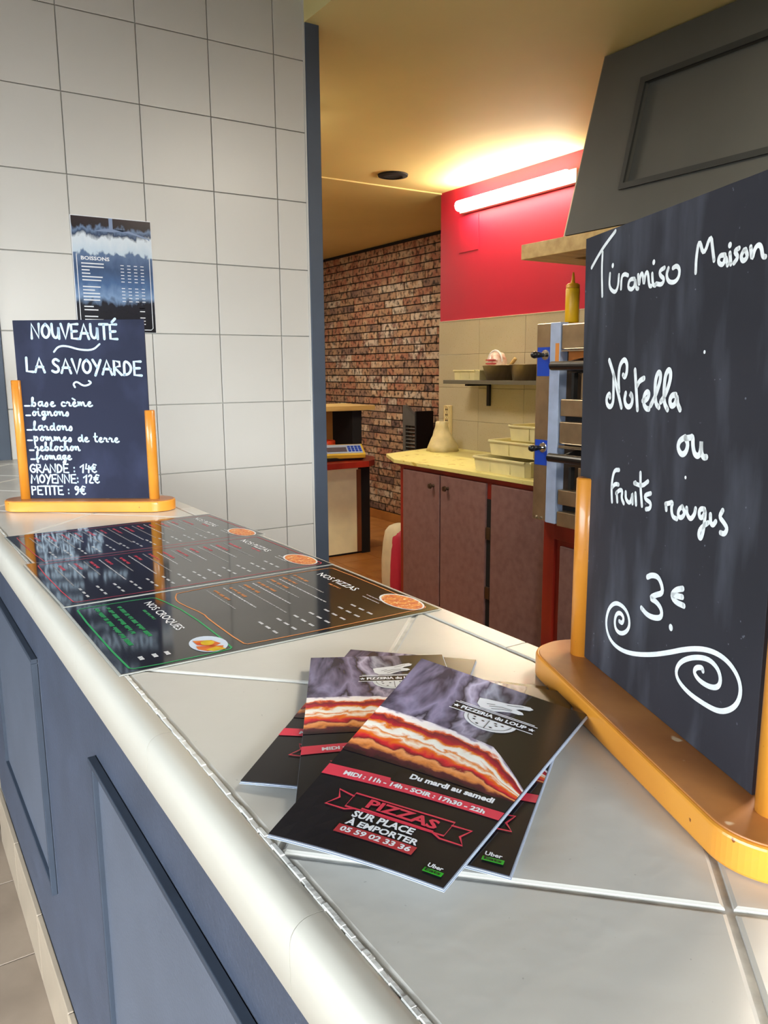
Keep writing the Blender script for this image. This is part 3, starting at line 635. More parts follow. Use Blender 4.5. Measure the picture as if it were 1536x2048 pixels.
# ------------------------------------------------------------------ laminated menus lying on the counter
def menu(lab, x1, y1, ang, z, depth, kind):
    """page: x 0..210 mm to the right of the reader, y 0..297 mm down the page"""
    t = thing('menu_sheet', lab, 'menu', (x1, y1, z), R(ang), 'laminated menus in a row on the counter')
    K = .001
    fn0 = lambda x, y, o=.0006: Vector((-y*K, -x*K, o))
    sl = BM(); box(sl, (-.295, -depth*K, 0), (0, 0, .0004)); obj('sheet', sl, M_lam, t, world=False)
    lam = fn0
    def add(name, bm, m): 
        if len(bm.verts): return obj(name, bm, m, t, world=False)
        bm.free()
    def fr(pts, w, m, name='frame'):
        add(name, ink(ribbon(smoothline(pts, 1, True), w, True), fn0), m)
    def dash(bm, x, y, l, h, r):          # unreadable small print: a broken bar
        p = x; c = 0; wl = r.randint(3, 8); q_ = []; u = h*.42
        while p < x+l:
            hh = h*r.choice((.5, .5, .36)); q_.append(rect(p, y-h/2, p+u, y-h/2+2*hh)); p += u*1.45; c += 1
            if c >= wl: p += u*1.6; c = 0; wl = r.randint(3, 8)
        merge(bm, ink(q_, fn0))
    r = random.Random(int(y1*1000)); W_, G_, A_, T_, T2 = BM(), BM(), BM(), BM(), BM()
    acc = M_orange if kind == 'croque' else M_pred
    text('NOS PIZZAS', 30 if kind == 'croque' else 22, 36, 82, -9.5, fn0, T_, .012, -.25)
    dash(A_, 74, 43 if kind == 'croque' else 41, 24, 2.6, r)
    if kind == 'croque':
        x0, x1_, y0, y2 = 14, 203, 6, 193
        fr([(x0+6, y0), (x1_-6, y0), (x1_, y0+5), (x1_, y2-4), (x1_-6, y2), (120, y2), (100, y2-2), (60, 198), (40, 198), (x0, y2-6), (x0, y0+6)], 1.5, acc)
        ys = [62, 76, 91, 107, 123, 140, 158]
    else:
        x0, x1_, y0, y2 = 12, depth-6, 6, 286
        fr([(x0+6, y0), (x1_-6, y0), (x1_, y0+6), (x1_, y2-6), (x1_-6, y2), (x0+6, y2), (x0, y2-6), (x0, y0+6)], 1.0, acc)
        ys = [58+17.5*k for k in range(13)]
    for k, y in enumerate(ys):
        dash(A_, 31-10*(kind == 'croque')*(1-k/6)+0, y-4, r.uniform(26, 44), 3.4, r)
        dash(W_ if k % 2 else G_, 27, y+2.5, r.uniform(70, 118), 1.6, r)
        for c in range(3): merge(W_, ink([rect(depth-58+c*15+d, y-1.2, depth-58+c*15+d+e, y+1.2) for d, e in ((0, 1.1), (1.9, 1.6), (4.3, 1.6), (6.7, 1.5))], fn0))
    dash(W_, 132, 32, 26, 1.3, r); dash(W_, 134, 38, 30, 1.3, r)
    # pizza picture in the corner
    cx, cy = (172, 17) if kind == 'croque' else (165, 20)
    add('pizza_picture', ink([ell(cx, cy, 31, 16.5)], lambda x, y: fn0(x, y, .0007)), M_print_w)
    add('pizza_picture', ink([ell(cx+1, cy+.4, 28.5, 14.6)], lambda x, y: fn0(x, y, .0009)), M_pizza)
    if kind == 'croque':
        fr([(26, 211), (92, 202), (200, 203), (206, 208), (206, 283), (200, 288), (26, 288), (20, 283), (20, 217)], 1.7, M_green, 'croque_frame')
        text('NOS CROQUES', 33, 229, 101, -10, fn0, T2, .012, -.25)
        Gn = BM(); dash(Gn, 58, 234, 34, 2.8, r)
        for y, x, l in ((251, 33, 102), (261, 31, 90), (271, 28, 126)): dash(Gn, x, y, l, 4.0, r)
        add('small_print', Gn, M_green)['kind'] = 'stuff'
        for y in (273, 262, 252): merge(W_, ink([rect(181+d, y-1.8, 181+d+e, y+1.8) for d, e in ((0, 2), (2.8, 2), (5.6, 2.4))], fn0))
        add('plate_picture', ink([ell(183, 217, 21, 15)], lambda x, y: fn0(x, y, .0007)), M_plate)
        add('croque_picture', ink([[(170, 226), (176, 212), (188, 208), (192, 216), (182, 226)], [(184, 228), (194, 208), (201, 212), (200, 224), (192, 229)]], lambda x, y: fn0(x, y, .0009)), M_toast)
        add('croque_picture', ink([ell(181, 217, 6.5, 5.5, 14), [(194, 214), (203, 209), (203, 220), (196, 224)]], lambda x, y: fn0(x, y, .00105)), M_egg)
    for o in (add('small_print', W_, M_print_w), add('small_print', G_, M_print_g), add('small_print', A_, acc)): o['kind'] = 'stuff'
    add('title', T_, M_print_w)
    if len(T2.verts): add('title', T2, M_print_w)
    # clear laminate margin
    obj('laminate_edge', bx((-.297, -(depth+2)*K, -.0003), (.002, .002, .0001)), mat('clear_laminate', '#b9bbb4', .15, var=.03), t, world=False)
menu('nearest laminated menu, black with orange pizza list and green croque box', .4325, .787, 0, H+.0010, 210, 'croque')
menu('middle laminated menu of the row, dark with red headings', .4300, .9905, .8, H+.0018, 205, 'pizza')
menu('farthest laminated menu, dark with red headings, nearest the beech stand', .4345, 1.187, 2.0, H+.0010, 193, 'pizza')
# ------------------------------------------------------------------ folded leaflets
def leaflet(lab, C4, thick):
    """C4: lower-left, lower-right, upper-right, upper-left corners; page 100 x 210 mm"""
    C4 = [Vector(c) for c in C4]
    base = sum((Vector((c.x, c.y, 0)) for c in C4), Vector())/4; z0 = min(c.z for c in C4)-thick
    t = thing('leaflet', lab, 'leaflet', (base.x, base.y, z0), 0, 'pizzeria leaflets fanned out on the counter')
    def P(u, v, o=0):
        p = C4[0]*(1-u)*(1-v)+C4[1]*u*(1-v)+C4[2]*u*v+C4[3]*(1-u)*v
        # soft bow across the sheet
        return p+Vector((0, 0, .0016*math.sin(math.pi*u)*(1-v)+o))
    fn = lambda o: (lambda x, y: P(x/100, y/210, o))
    def grid(x0, y0, x1, y1, nx, ny, o, thick_=0):
        return sheet_grid(lambda u, v: P((x0+(x1-x0)*u)/100, (y0+(y1-y0)*v)/210, o), nx, ny, thick_)
    obj('cover', sheet_grid(lambda u, v: P(u, v), 10, 16, .0004), M_flyblk, t)
    obj('inner_fold', sheet_grid(lambda u, v: P(.0+u*1.006, v*1.0-.003, -.0006), 8, 8, .0003), M_lam_p, t)
    obj('back_fold', sheet_grid(lambda u, v: P(-.002+u*1.012, v*1.0-.006, -.0011), 8, 8, .0002), M_lam_p, t)
    obj('smoke_picture', grid(0, 82, 100, 210, 12, 16, .00022), M_smoke, t)
    # food photograph: wedge-shaped slice outline
    def food(u, v):
        top = 135-13*u**3-(max(0, u-.72)*90); bot = 81+0*u
        return P(u, (bot+(top-bot)*v)/210, .00030)
    obj('pizza_picture', sheet_grid(food, 14, 14), M_food, t)
    obj('red_band', ink([[(0, 55), (100, 62), (100, 70), (38, 65), (37, 67.5), (0, 65)]], fn(.00042), 3), M_pred, t)
    obj('black_tab', ink([[(38, 65.5), (100, 70.5), (100, 82), (39, 76)]], fn(.00040), 3), M_flyblk, t)
    W_ = BM(); f2 = fn(.0006)
    text('MIDI : 11h - 14h - SOIR : 17h30 - 22h', 12, 58.2, 80, 4.2, f2, W_, .045, rot=R(3.2)); obj('hours_text', W_, M_print_w, t); W_ = BM()
    text('Du mardi au samedi', 46, 71.5, 46, 5.2, f2, W_, .045, rot=R(3.5)); obj('days_text', W_, M_print_w, t); W_ = BM()
    text('SUR PLACE', 34, 26.8, 35, 5.6, f2, W_, .035); obj('offer_text', W_, M_print_w, t); W_ = BM()
    text('À EMPORTER', 34, 20.2, 41, 6.0, f2, W_, .035); obj('offer_text', W_, M_print_w, t); W_ = BM()
    text('Uber', 86.5, 9.2, 8, 3.0, f2, W_, .03)
    obj('delivery_text', W_, M_print_w, t)
    Rr = BM()
    box_out = [(27, 33.5), (83, 34.5), (83, 47.5), (27, 46)]
    merge(Rr, ink(ribbon(box_out, 1.3, True), f2))
    merge(Rr, ink(ribbon([(27, 43), (17, 45.5), (20.5, 39), (16, 31.5), (28, 31), (33, 33.5)], 1.3), f2))
    merge(Rr, ink(ribbon([(83, 44.5), (93, 45.5), (90, 38), (94, 32), (82, 31.5), (77, 34.2)], 1.3), f2))
    merge(Rr, ink([rect(36, 34.2, 77, 35.6)], f2)); text('PIZZAS', 37, 36.6, 40, 8, f2, Rr, .035, -.0)
    obj('ribbon_print', Rr, M_pred, t)
    obj('phone_box', ink([rect(31.5, 13, 76, 19.6)], fn(.00045), 2), M_pred2, t)
    Wn = BM(); text('05 59 02 33 36', 34, 14.2, 40, 4.2, f2, Wn, .035); obj('phone_number', Wn, M_print_w, t)
    Gn = BM(); merge(Gn, ink([rect(86, 5.2, 96, 8.4)], f2)); obj('green_print', Gn, M_green2, t)
    Ea = BM(); text('Eats', 87, 5.7, 8, 2.3, fn(.0008), Ea, .02); obj('dark_print', Ea, M_black, t)
    # logo: wolf head over a half pizza with the name between rules
    obj('name_band', ink([rect(36, 160.2, 83.5, 168)], fn(.00045), 2), M_flyblk, t)
    Lg = BM()
    for y, a, b in ((159, 35, 84), (168.6, 36, 84), (170.2, 38, 82)): merge(Lg, ink([rect(a, y, b, y+.8)], f2))
    text('PIZZERIA du LOUP', 41, 162, 38, 4.6, f2, Lg, .045)
    for cx in (38, 82): merge(Lg, ink([[(cx+math.cos(math.pi/2+k*math.pi/5)*(2.2 if k % 2 == 0 else 1), 164+math.sin(math.pi/2+k*math.pi/5)*(2.2 if k % 2 == 0 else 1)) for k in range(10)]], f2))
    merge(Lg, ink([ell(60, 159, 15, 14, 18, math.pi, 2*math.pi)], f2))
    wolf = [(46, 183), (50, 184.5), (56, 186), (62, 187.5), (68, 191), (73, 192.5), (75.5, 190.5), (74, 187.5), (69, 185), (67.5, 183), (71.5, 182), (73, 179.5), (70.5, 177.5), (66, 177), (63, 175), (58, 171.5), (50, 171.5), (47, 175)]
    merge(Lg, ink([wolf], f2)); obj('logo', Lg, M_print_w, t)
    Ld = BM(); f3 = fn(.0008)
    merge(Ld, ink(ribbon(ell(60, 158.4, 12.6, 11.6, 16, math.pi, 2*math.pi), .35), f3)); merge(Ld, ink([rect(59.8, 147, 60.2, 158)], f3))
    for a, b in ((52, 154), (55, 150), (57, 155), (63, 150), (65, 154), (68, 156), (64, 156.5), (51.5, 157)): merge(Ld, ink([ell(a, b, .9, .7, 8)], f3))
    for q in ([(54, 176), (60, 179.5), (66, 180)], [(56, 173.5), (62, 177.5), (66, 178.6)], [(70, 189), (66, 186.5), (62, 184.5)], [(52, 178), (56, 180)]): merge(Ld, ink(ribbon(q, .5), f3))
    obj('logo_lines', Ld, M_black, t)
    return t
def flat(bl=None, ang=0, z=0, br=None, tl=0):
    u = Vector((math.cos(R(ang)), math.sin(R(ang)), 0)); rr = Vector((math.sin(R(ang)), -math.cos(R(ang)), 0))
    if bl is None: bl = Vector((br[0], br[1], 0))-rr*.1
    bl = Vector((bl[0], bl[1], 0)); k = lambda v, h=0: (v.x, v.y, H+z+h)
    return [k(bl), k(bl+rr*.1), k(bl+rr*.1+u*.21), k(bl+u*.21, tl)]
leaflet('bottom leaflet, its corner showing nearest the beech base', flat(br=(.2215, .2475), ang=40, z=.0022), .0015)
leaflet('far left leaflet, mostly covered, lower corner pointing at the nosing', flat(bl=(.149, .377), ang=43, z=.0042), .0015)
leaflet('leaflet sticking out to the right under the top one, green mark at its foot', flat(br=(.2135, .2325), ang=36, z=.0062), .0015)
leaflet('second leaflet from the top, turned almost square to the nosing, showing the wolf logo', flat(bl=(.158, .329), ang=60.2, z=.0084), .0015)
leaflet('top leaflet of the fan, showing its whole front cover', [(.1365, .3135, H+.0104), (.182, .2385, H+.0092), (.3575, .3225, H+.0100), (.304, .425, H+.0262)], .0015)
# ------------------------------------------------------------------ poster on the tiled wall
PO = thing('wall_poster', 'blue frosted drinks poster stuck on the white tiled wall above the chalkboard', 'poster', (.595, 2.268, 1.385))
pc = lambda x, z, o=0: Vector((.490+x*.001-.0, 2.2678-o, 1.382+z*.001))
def pgrid(x0, z0, x1, z1, o):
    bm = BM(); uv = bm.loops.layers.uv.new('UVMap'); f = bm.faces.new([bm.verts.new(pc(x, z, o)) for x, z in ((x0, z0), (x1, z0), (x1, z1), (x0, z1))])
    for l, q in zip(f.loops, ((0, 0), (1, 0), (1, 1), (0, 1))): l[uv].uv = q
    return bm
obj('paper', bx((.489, 2.2675, 1.381), (.701, 2.2688, 1.681)), M_print_w, PO)
obj('picture', pgrid(1, 0, 210, 297, .0006), M_ice, PO)
W_ = BM(); fnp = lambda x, y: pc(x, y, .0012)
merge(W_, ink(ribbon([(9, 200), (9, 12), (14, 7), (197, 7), (202, 12), (202, 200)], 1.8), fnp))
text('BOISSONS', 20, 186, 74, 10, fnp, W_, .03)
rp_ = random.Random(2)
for k in range(19):
    y = 176-8.6*k
    if k in (6, 12, 15): continue
    merge(W_, ink([rect(20, y, 20+rp_.uniform(18, 60), y+3)], fnp))
    for c in range(1 if k > 13 else 4):
        if k < 13: merge(W_, ink([rect(122+c*18, y, 131+c*18, y+2)], fnp))
        else: merge(W_, ink([rect(168, y, 182, y+2.4)], fnp))
obj('small_print', W_, M_print_w, PO)['kind'] = 'stuff'
obj('reflection_print', ink([rect(98, 262, 108, 297), [(60, 262), (80, 268), (98, 270), (98, 262)], [(108, 262), (108, 270), (150, 262), (200, 250), (205, 246), (205, 252), (150, 268)]], fnp), mat('poster_blue', '#7f92b4', .4), PO)  # reflection on the poster, drawn as pale blue shapes
# ------------------------------------------------------------------ kitchen: tube lamp and vent
TL = thing('tube_lamp', 'white fluorescent tube lamp glowing high on the red wall', 'lamp', (2.90, 3.24, 2.13))
obj('backplate', bx((2.885, 2.80, 2.135), (2.9195, 3.68, 2.20), .004), mat('lamp_white', '#d9d2c2', .5), TL)
em = bpy.data.materials.new('lit_tube'); em.use_nodes = True; bs = em.node_tree.nodes['Principled BSDF']
bs.inputs['Base Color'].default_value = (1, 1, 1, 1); bs.inputs['Emission Color'].default_value = (1, .93, .74, 1); bs.inputs['Emission Strength'].default_value = TUBE_E
obj('diffuser', rod((2.855, 2.82, 2.167), (2.855, 3.66, 2.167), .028, 20, bev=.012), em, TL, smooth=True)
VT = thing('ceiling_vent', 'small round dark vent set in the cream kitchen ceiling', 'vent', (2.43, 3.665, 2.272))
obj('rim', lathe([(.052, 0), (.078, .004), (.08, .0125), (.05, .0125)], (2.43, 3.665, 2.272), 32), M_dark, VT)
obj('mesh', lathe([(0, .008), (.052, .003)], (2.43, 3.665, 2.272), 32), M_dark, VT)
def fill_panel(lab, x, y, sx, sy, e):  # added fill lights out of view, to brighten the kitchen
    t = thing('added_fill_lamp', lab, 'lamp', (x, y, 2.25))
    obj('frame', bx((x-sx/2-.02, y-sy/2-.02, 2.262), (x+sx/2+.02, y+sy/2+.02, 2.284), .003), mat('lamp_white', '#d9d2c2', .5), t)
    m = bpy.data.materials.new('fill_panel_glow'); m.use_nodes = True; b = m.node_tree.nodes['Principled BSDF']
    b.inputs['Base Color'].default_value = (1, 1, 1, 1); b.inputs['Emission Color'].default_value = (1, .92, .78, 1); b.inputs['Emission Strength'].default_value = e
    obj('diffuser', bx((x-sx/2, y-sy/2, 2.252), (x+sx/2, y+sy/2, 2.263), .003), m, t)
fill_panel('added square fill panel on the kitchen ceiling, unseen behind the tiled wall', 1.34, 3.2, .4, .5, 19)
fill_panel('added square fill panel on the ceiling before the brick wall, unseen behind the tiled wall', 2.35, 5.6, .5, .5, 20)
fill_panel('added square fill panel on the kitchen ceiling, unseen above the near end of the counter', 1.55, .55, .5, .5, 22)
# ------------------------------------------------------------------ kitchen units
CB = thing('base_cabinet', 'red-framed low kitchen cabinet with mauve doors under the cream worktop', 'cabinet', (2.6, 2.87, 0))
fb = BM()
box(fb, (2.312, 2.31, .0), (2.90, 3.412, .795))
obj('carcass', fb, M_redwood, CB)
for a, b in (((2.302, 2.31, .775), (2.313, 3.412, .796)), ((2.302, 3.378, .06), (2.313, 3.412, .775)), ((2.302, 2.678, .06), (2.313, 2.712, .775))):
    obj('frame_rail', bx(a, b, .001), M_redwood, CB)
for (y0, y1), kn in (((3.060, 3.374), 3.106), ((2.712, 3.050), 2.99), ((2.32, 2.674), None)):
    d = obj('door', bx((2.291, y0, .085), (2.311, y1, .770), .003), M_door, CB)
    if kn:
        k = obj('knob', lathe([(0, 0), (.009, .0), (.006, .01), (.014, .02), (.012, .028), (0, .03)], (0, 0, 0), 14, M=Matrix.Translation((2.291, kn, .714)) @ Matrix.Rotation(-math.pi/2, 4, 'Y')), M_steel_d, d)
for z in (.56, .282): obj('hinge', bx((2.289, 2.676, z-.045), (2.303, 2.706, z+.012), .003), M_steel_d, CB, label='small metal hinge')
obj('seam', bx((2.300, 2.6755, .09), (2.3035, 2.7100, .70)), M_dark, CB)
obj('plinth', bx((2.35, 2.31, 0), (2.36, 3.41, .08)), M_dark, CB)
WTp = thing('kitchen_worktop', 'cream laminate worktop on the red-framed cabinet', 'worktop', (2.6, 2.9, .797))
obj('slab', prism([(2.278, 2.316), (2.278, 3.44), (2.40, 3.70), (2.9075, 3.86), (2.9075, 2.316)][::-1], .797, .816, .002), M_yel, WTp)
obj('end_bracket', prism([(2.313, 3.412), (2.40, 3.66), (2.90, 3.80), (2.90, 3.412)][::-1], .775, .796), M_redwood, CB)
def tray(lab, x0, x1, y0, y1, z0, h):
    t = thing('dough_tray', lab, 'tray', ((x0+x1)/2, (y0+y1)/2, z0), 0, 'cream dough trays stepped on the worktop')
    bm = BM(); c = .02
    pts = [(x0+c, y0), (x1-c, y0), (x1, y0+c), (x1, y1-c), (x1-c, y1), (x0+c, y1), (x0, y1-c), (x0, y0+c)]
    cx, cy = (x0+x1)/2, (y0+y1)/2
    def ring(s, z): return [bm.verts.new((cx+(p[0]-cx)*s, cy+(p[1]-cy)*s, z)) for p in pts]
    rs = [ring(.97, z0), ring(1, z0+h), ring(.975, z0+h), ring(.95, z0+.008)]
    bm.faces.new(rs[0][::-1])
    for a, b in zip(rs, rs[1:]):
        for i in range(8): bm.faces.new((a[i], a[(i+1) % 8], b[(i+1) % 8], b[i]))
    bm.faces.new(rs[3]); obj('body', bm, M_tray, t)
    rb = BM(); 
    for k in (.3, .66): box(rb, (x0-.001, y0+(y1-y0)*k-.002, z0+.006), (x0+.01, y0+(y1-y0)*k+.002, z0+h-.008))
    obj('rib', rb, M_tray, t)
    obj('rim', ring_rim(x0, x1, y0, y1, z0+h), M_tray, t)
    return t
def ring_rim(x0, x1, y0, y1, z):
    bm = BM(); w = .006
    for a, b in (((x0-w, y0+.015, z-.006), (x0+.004, y1-.015, z+.002)), ((x1-.004, y0+.015, z-.006), (x1+w, y1-.015, z+.002)), ((x0+.015, y0-w, z-.006), (x1-.015, y0+.004, z+.002)), ((x0+.015, y1-.004, z-.006), (x1-.015, y1+w, z+.002))): box(bm, a, b, .001)
    return bm
tray('lowest cream dough tray, at the worktop front edge', 2.315, 2.80, 2.47, 2.845, .8165, .066)
tray('middle cream dough tray, set back on the lowest one', 2.405, 2.85, 2.40, 2.845, .885, .066)
tray('topmost cream dough tray with an open lid', 2.455, 2.88, 2.33, 2.765, .9535, .068)
# plastic bag crumpled at the back of the worktop
def bag():
    bm = BM(); n = 26; prof = [(.125, 0), (.118, .03), (.085, .075), (.062, .11), (.048, .14), (.050, .165), (.042, .168)]
    r = random.Random(11); ph = [r.uniform(0, 6) for _ in range(5)]; rings = []
    for rad, z in prof:
        ring = []
        for k in range(n):
            a = 2*math.pi*k/n; rr = rad*(1+.10*math.sin(3*a+ph[0]+z*30)+.06*math.sin(7*a+ph[1]-z*50)+.03*math.sin(11*a+ph[2]))
            ring.append(bm.verts.new((rr*math.cos(a)*.7*1.0, rr*math.sin(a)*.75, z)))
        rings.append(ring)
    for a, b in zip(rings, rings[1:]):
        for k in range(n): bm.faces.new((a[k], a[(k+1) % n], b[(k+1) % n], b[k]))
    bm.faces.new(rings[0][::-1]); bm.faces.new(rings[-1]); bmesh.ops.translate(bm, vec=(2.745, 3.64, .8165), verts=bm.verts); return bm
tag(obj('crumpled_bag', bag(), M_cloth, smooth=True), 'crumpled translucent bag standing on the worktop before the splash-back', 'bag')
PS = thing('socket_strip', 'vertical cream socket strip on the splash-back behind the bag', 'power strip', (2.905, 3.785, .885))
obj('housing', bx((2.889, 3.755, .887), (2.9083, 3.822, 1.067), .004), M_tan, PS)
for k in range(5):
    o = obj('socket', lathe([(0, -.001), (.019, -.001), (.021, .002), (.021, 0)], (0, 0, 0), 16, M=Matrix.Translation((2.889, 3.788, .913+.0325*k)) @ Matrix.Rotation(-math.pi/2, 4, 'Y')), M_beige, PS)
    obj('hole', rod((2.8895, 3.782, .913+.0325*k), (2.8865, 3.782, .913+.0325*k), .0035, 8), M_dark, o); obj('hole', rod((2.8895, 3.795, .913+.0325*k), (2.8865, 3.795, .913+.0325*k), .0035, 8), M_dark, o)
# shelf on the splash-back and what stands on it
SH = thing('wall_shelf', 'dark grey shelf on black brackets over the worktop', 'shelf', (2.81, 3.0, 1.2))
obj('board', bx((2.70, 2.40, 1.199), (2.9085, 3.575, 1.219), .001), mat('shelf_grey', '#6a6558', .5), SH)
for y in (3.42, 2.62):
    bm = BM(); box(bm, (2.894, y-.012, 1.075), (2.908, y+.012, 1.199), .002); box(bm, (2.74, y-.012, 1.187), (2.908, y+.012, 1.1985), .002)
    obj('bracket', bm, M_black, SH)
def tub(name, lab, cat, c, rx, ry, h, m, flare=1.12, rim=.004):
    t = thing(name, lab, cat, c)
    n = 28; bm = BM(); prof = [(1/flare, 0), (1, h), (1+rim/rx, h), (1+rim/rx, h-.003), (.97, h-.002), (.95/flare, .006)]
    rings = [[bm.verts.new((c[0]+rx*s*math.cos(2*math.pi*k/n), c[1]+ry*s*math.sin(2*math.pi*k/n), c[2]+z)) for k in range(n)] for s, z in prof]
    for a, b in zip(rings, rings[1:]):
        for k in range(n): bm.faces.new((a[k], a[(k+1) % n], b[(k+1) % n], b[k]))
    bm.faces.new(rings[0][::-1]); bm.faces.new(rings[-1]); bmesh.ops.recalc_face_normals(bm, faces=bm.faces)
    obj('bowl', bm, m, t, smooth=True); return t
t = tray('cream plastic box at the left end of the grey wall shelf', 2.735, 2.88, 3.325, 3.54, 1.2195, .052); t.name = 'plastic_box'; t['category'] = 'box'; del t['group']
tub('steel_bowl', 'left steel bowl on the wall shelf, with a package in it', 'bowl', (2.79, 3.20, 1.2195), .085, .108, .078, M_steel, 1.35)
tub('steel_pan', 'right steel pan on the wall shelf beside the bowl', 'pan', (2.79, 2.985, 1.2195), .085, .10, .080, M_steel, 1.15)
tub('plastic_tub', 'small orange-cream plastic tub at the right of the steel pan', 'tub', (2.765, 2.822, 1.2195), .045, .05, .055, mat('orange_cream', '#dcb078', .4), 1.2)
PK = thing('food_package', 'clear and red wrapped package standing in the left steel bowl', 'package', (2.79, 3.225, 1.228))
bm = lathe([(0, 0), (.05, .0), (.062, .05), (.058, .095), (.04, .13), (0, .142)], (0, 0, 0), 20, M=Matrix.Translation((2.79, 3.225, 1.228)) @ Matrix.Diagonal((.75, 1, 1, 1)))
obj('wrapper', bm, mat('package_wrap', '#e9ddd2', .25, col2='#b06a5c', scale=25), PK, smooth=True)
bm = BM(); [box(bm, (2.742, 3.185+.0, 1.302+z), (2.748, 3.262, 1.308+z)) for z in (0, .018)]; obj('red_stripe', bm, M_pred2, PK)
bm = BM(); r_ = [(2.775+.0, 3.225+.055*math.cos(a), 1.315+.058*math.sin(a)) for a in [math.pi*k/10 for k in range(11)]]
for a, b in zip(r_, r_[1:]): rod(a, b, .0045, 6, bm=bm)
obj('white_rim', bm, M_print_w, PK)
SP = thing('wooden_spatula', 'wooden spatula handle leaning in the steel bowl', 'spatula', (2.79, 3.13, 1.26))
obj('handle', rod((2.79, 3.15, 1.27), (2.78, 3.075, 1.328), .007, 10, r2=.010), M_lightwood, SP, smooth=True)
# ------------------------------------------------------------------ oven on its stand
OS = thing('oven_stand', 'red wooden cabinet with a mauve door carrying the steel oven', 'cabinet', (2.55, 1.8, 0))
obj('carcass', bx((2.262, 1.25, 0), (2.90, 2.296, .676)), M_redwood, OS)
obj('frame_rail', bx((2.25, 1.25, .604), (2.263, 2.236, .672), .002), M_redwood, OS)
obj('frame_stile', bx((2.25, 2.236, 0), (2.263, 2.296, .672), .002), M_redwood, OS)
obj('door', bx((2.248, 1.5, .07), (2.262, 2.203, .582), .004), M_door, OS)
obj('frame_rail', bx((2.2635, 1.26, .584), (2.266, 2.236, .604)), M_dark, OS)
OV = thing('pizza_oven', 'tall stainless steel twin-deck oven with black bar handles and blue film patches', 'oven', (2.5, 1.85, .677))
obj('body', bx((2.235, 1.30, .680), (2.86, 2.300, 1.444), .003), M_steel_d, OV)
obj('side_panel', bx((2.200, 2.236, .683), (2.236, 2.312, 1.446), .002), M_steel, OV)
obj('corner_strip', bx((2.194, 2.182, .680), (2.236, 2.2345, 1.447), .002), M_film, OV)
obj('rust_mark', bx((2.1932, 2.186, 1.27), (2.1943, 2.205, 1.37)), mat('orange_stain', '#d98a3c', .6), OV)
def zz(v): return 1.446-(v-646)*.00193
for k, (v0, v1, x) in enumerate(((650, 697, 2.196), (793, 826, 2.20), (837, 880, 2.198), (972, 1002, 2.20), (1016, 1046, 2.198))):
    d = obj('deck_front', bx((x, 1.32, zz(v1)), (2.236, 2.176, zz(v0)), .003), M_steel, OV)
for v0, v1 in ((827, 836), (1003, 1015)): obj('slot', bx((2.2335, 1.32, zz(v1)), (2.2352, 2.176, zz(v0))), M_dark, OV)
for v0, v1 in ((742, 792), (926, 970)):
    obj('window', bx((2.226, 1.33, zz(v1)), (2.2362, 2.10, zz(v0)), .002), M_steel, OV)
    obj('window_post', bx((2.215, 2.125, zz(v1)), (2.236, 2.138, zz(v0))), M_dark, OV)
obj('painted_glow_slot', bx((2.228, 1.33, zz(724)), (2.2358, 2.17, zz(700))), mat('orange_lit_slot', '#c8742c', .5), OV)  # orange light in the gap painted as base colour
for v in (700, 884, 905-18): obj('trim_line', bx((2.19, 1.32, zz(v)-.003), (2.2, 2.17, zz(v)+.002)), M_chrome, OV)
for va, h0, vk in ((732, 1.286, 709), (914, .947, 893)):
    hb = obj('handle', rod((2.135, 2.165, h0), (2.135, 1.45, h0), .0165, 16, bev=.004), M_black, OV, smooth=False)
    for y in (2.10, 1.6): obj('bracket', prism([(2.14, -.012), (2.236, -.03), (2.236, .03), (2.14, .012)], y-.006, y+.006, M=Matrix(((1, 0, 0, 0), (0, 0, 1, 0), (0, 1, 0, h0), (0, 0, 0, 1)))), M_black, hb)
for z0, z1, zk in ((1.248, 1.357, 1.328), (.903, 1.002, .972)):
    f = obj('blue_film', bx((2.1988, 2.2375, z0), (2.2002, 2.306, z1)), M_blue, OV, label='blue protective film patch')
    for a, r, m, nm in (((2.199, 2.262, zk), .021, M_chrome, 'washer'),): obj(nm, lathe([(0, 0), (r, 0), (r*.9, .004), (.006, .006), (.006, .012), (0, .012)], (0, 0, 0), 20, M=Matrix.Translation(a) @ Matrix.Rotation(-math.pi/2, 4, 'Y')), m, f)
    kb = BM(); rod((2.188, 2.264, zk), (2.150, 2.268, zk), .008, 12, bm=kb, r2=.013); lathe([(0, .012), (.010, .010), (.014, 0), (.012, -.012), (0, -.014)], (0, 0, 0), 14, M=Matrix.Translation((2.146, 2.268, zk)) @ Matrix.Rotation(-math.pi/2, 4, 'Y'), bm=kb)
    k = obj('knob', kb, M_black, f, smooth=True); 
    ar = [(2.199, 2.262+.018*math.cos(a), zk-.035+.012*math.sin(a)) for a in [math.pi+math.pi*q/6 for q in range(7)]]
for y in (2.29, 2.262): obj('foot_bolt', rod((2.203, y, .692), (2.197, y, .692), .006, 8), M_chrome, OV)
SB = thing('squeeze_bottle', 'yellow squeeze bottle standing on top of the oven', 'bottle', (2.285, 2.215, 1.4475))
obj('body', lathe([(0, 0), (.024, 0), (.0265, .004), (.0265, .122), (.0245, .128), (0, .128)], (2.285, 2.215, 1.4475), 24), M_mustard, SB, smooth=True)
obj('cap', lathe([(.0255, 0), (.0255, .012), (.019, .017), (.008, .020), (.006, .034), (.0035, .058), (0, .058)], (2.285, 2.215, 1.5755), 24), mat('mustard_cap', '#e0a01c', .4), SB, smooth=True)
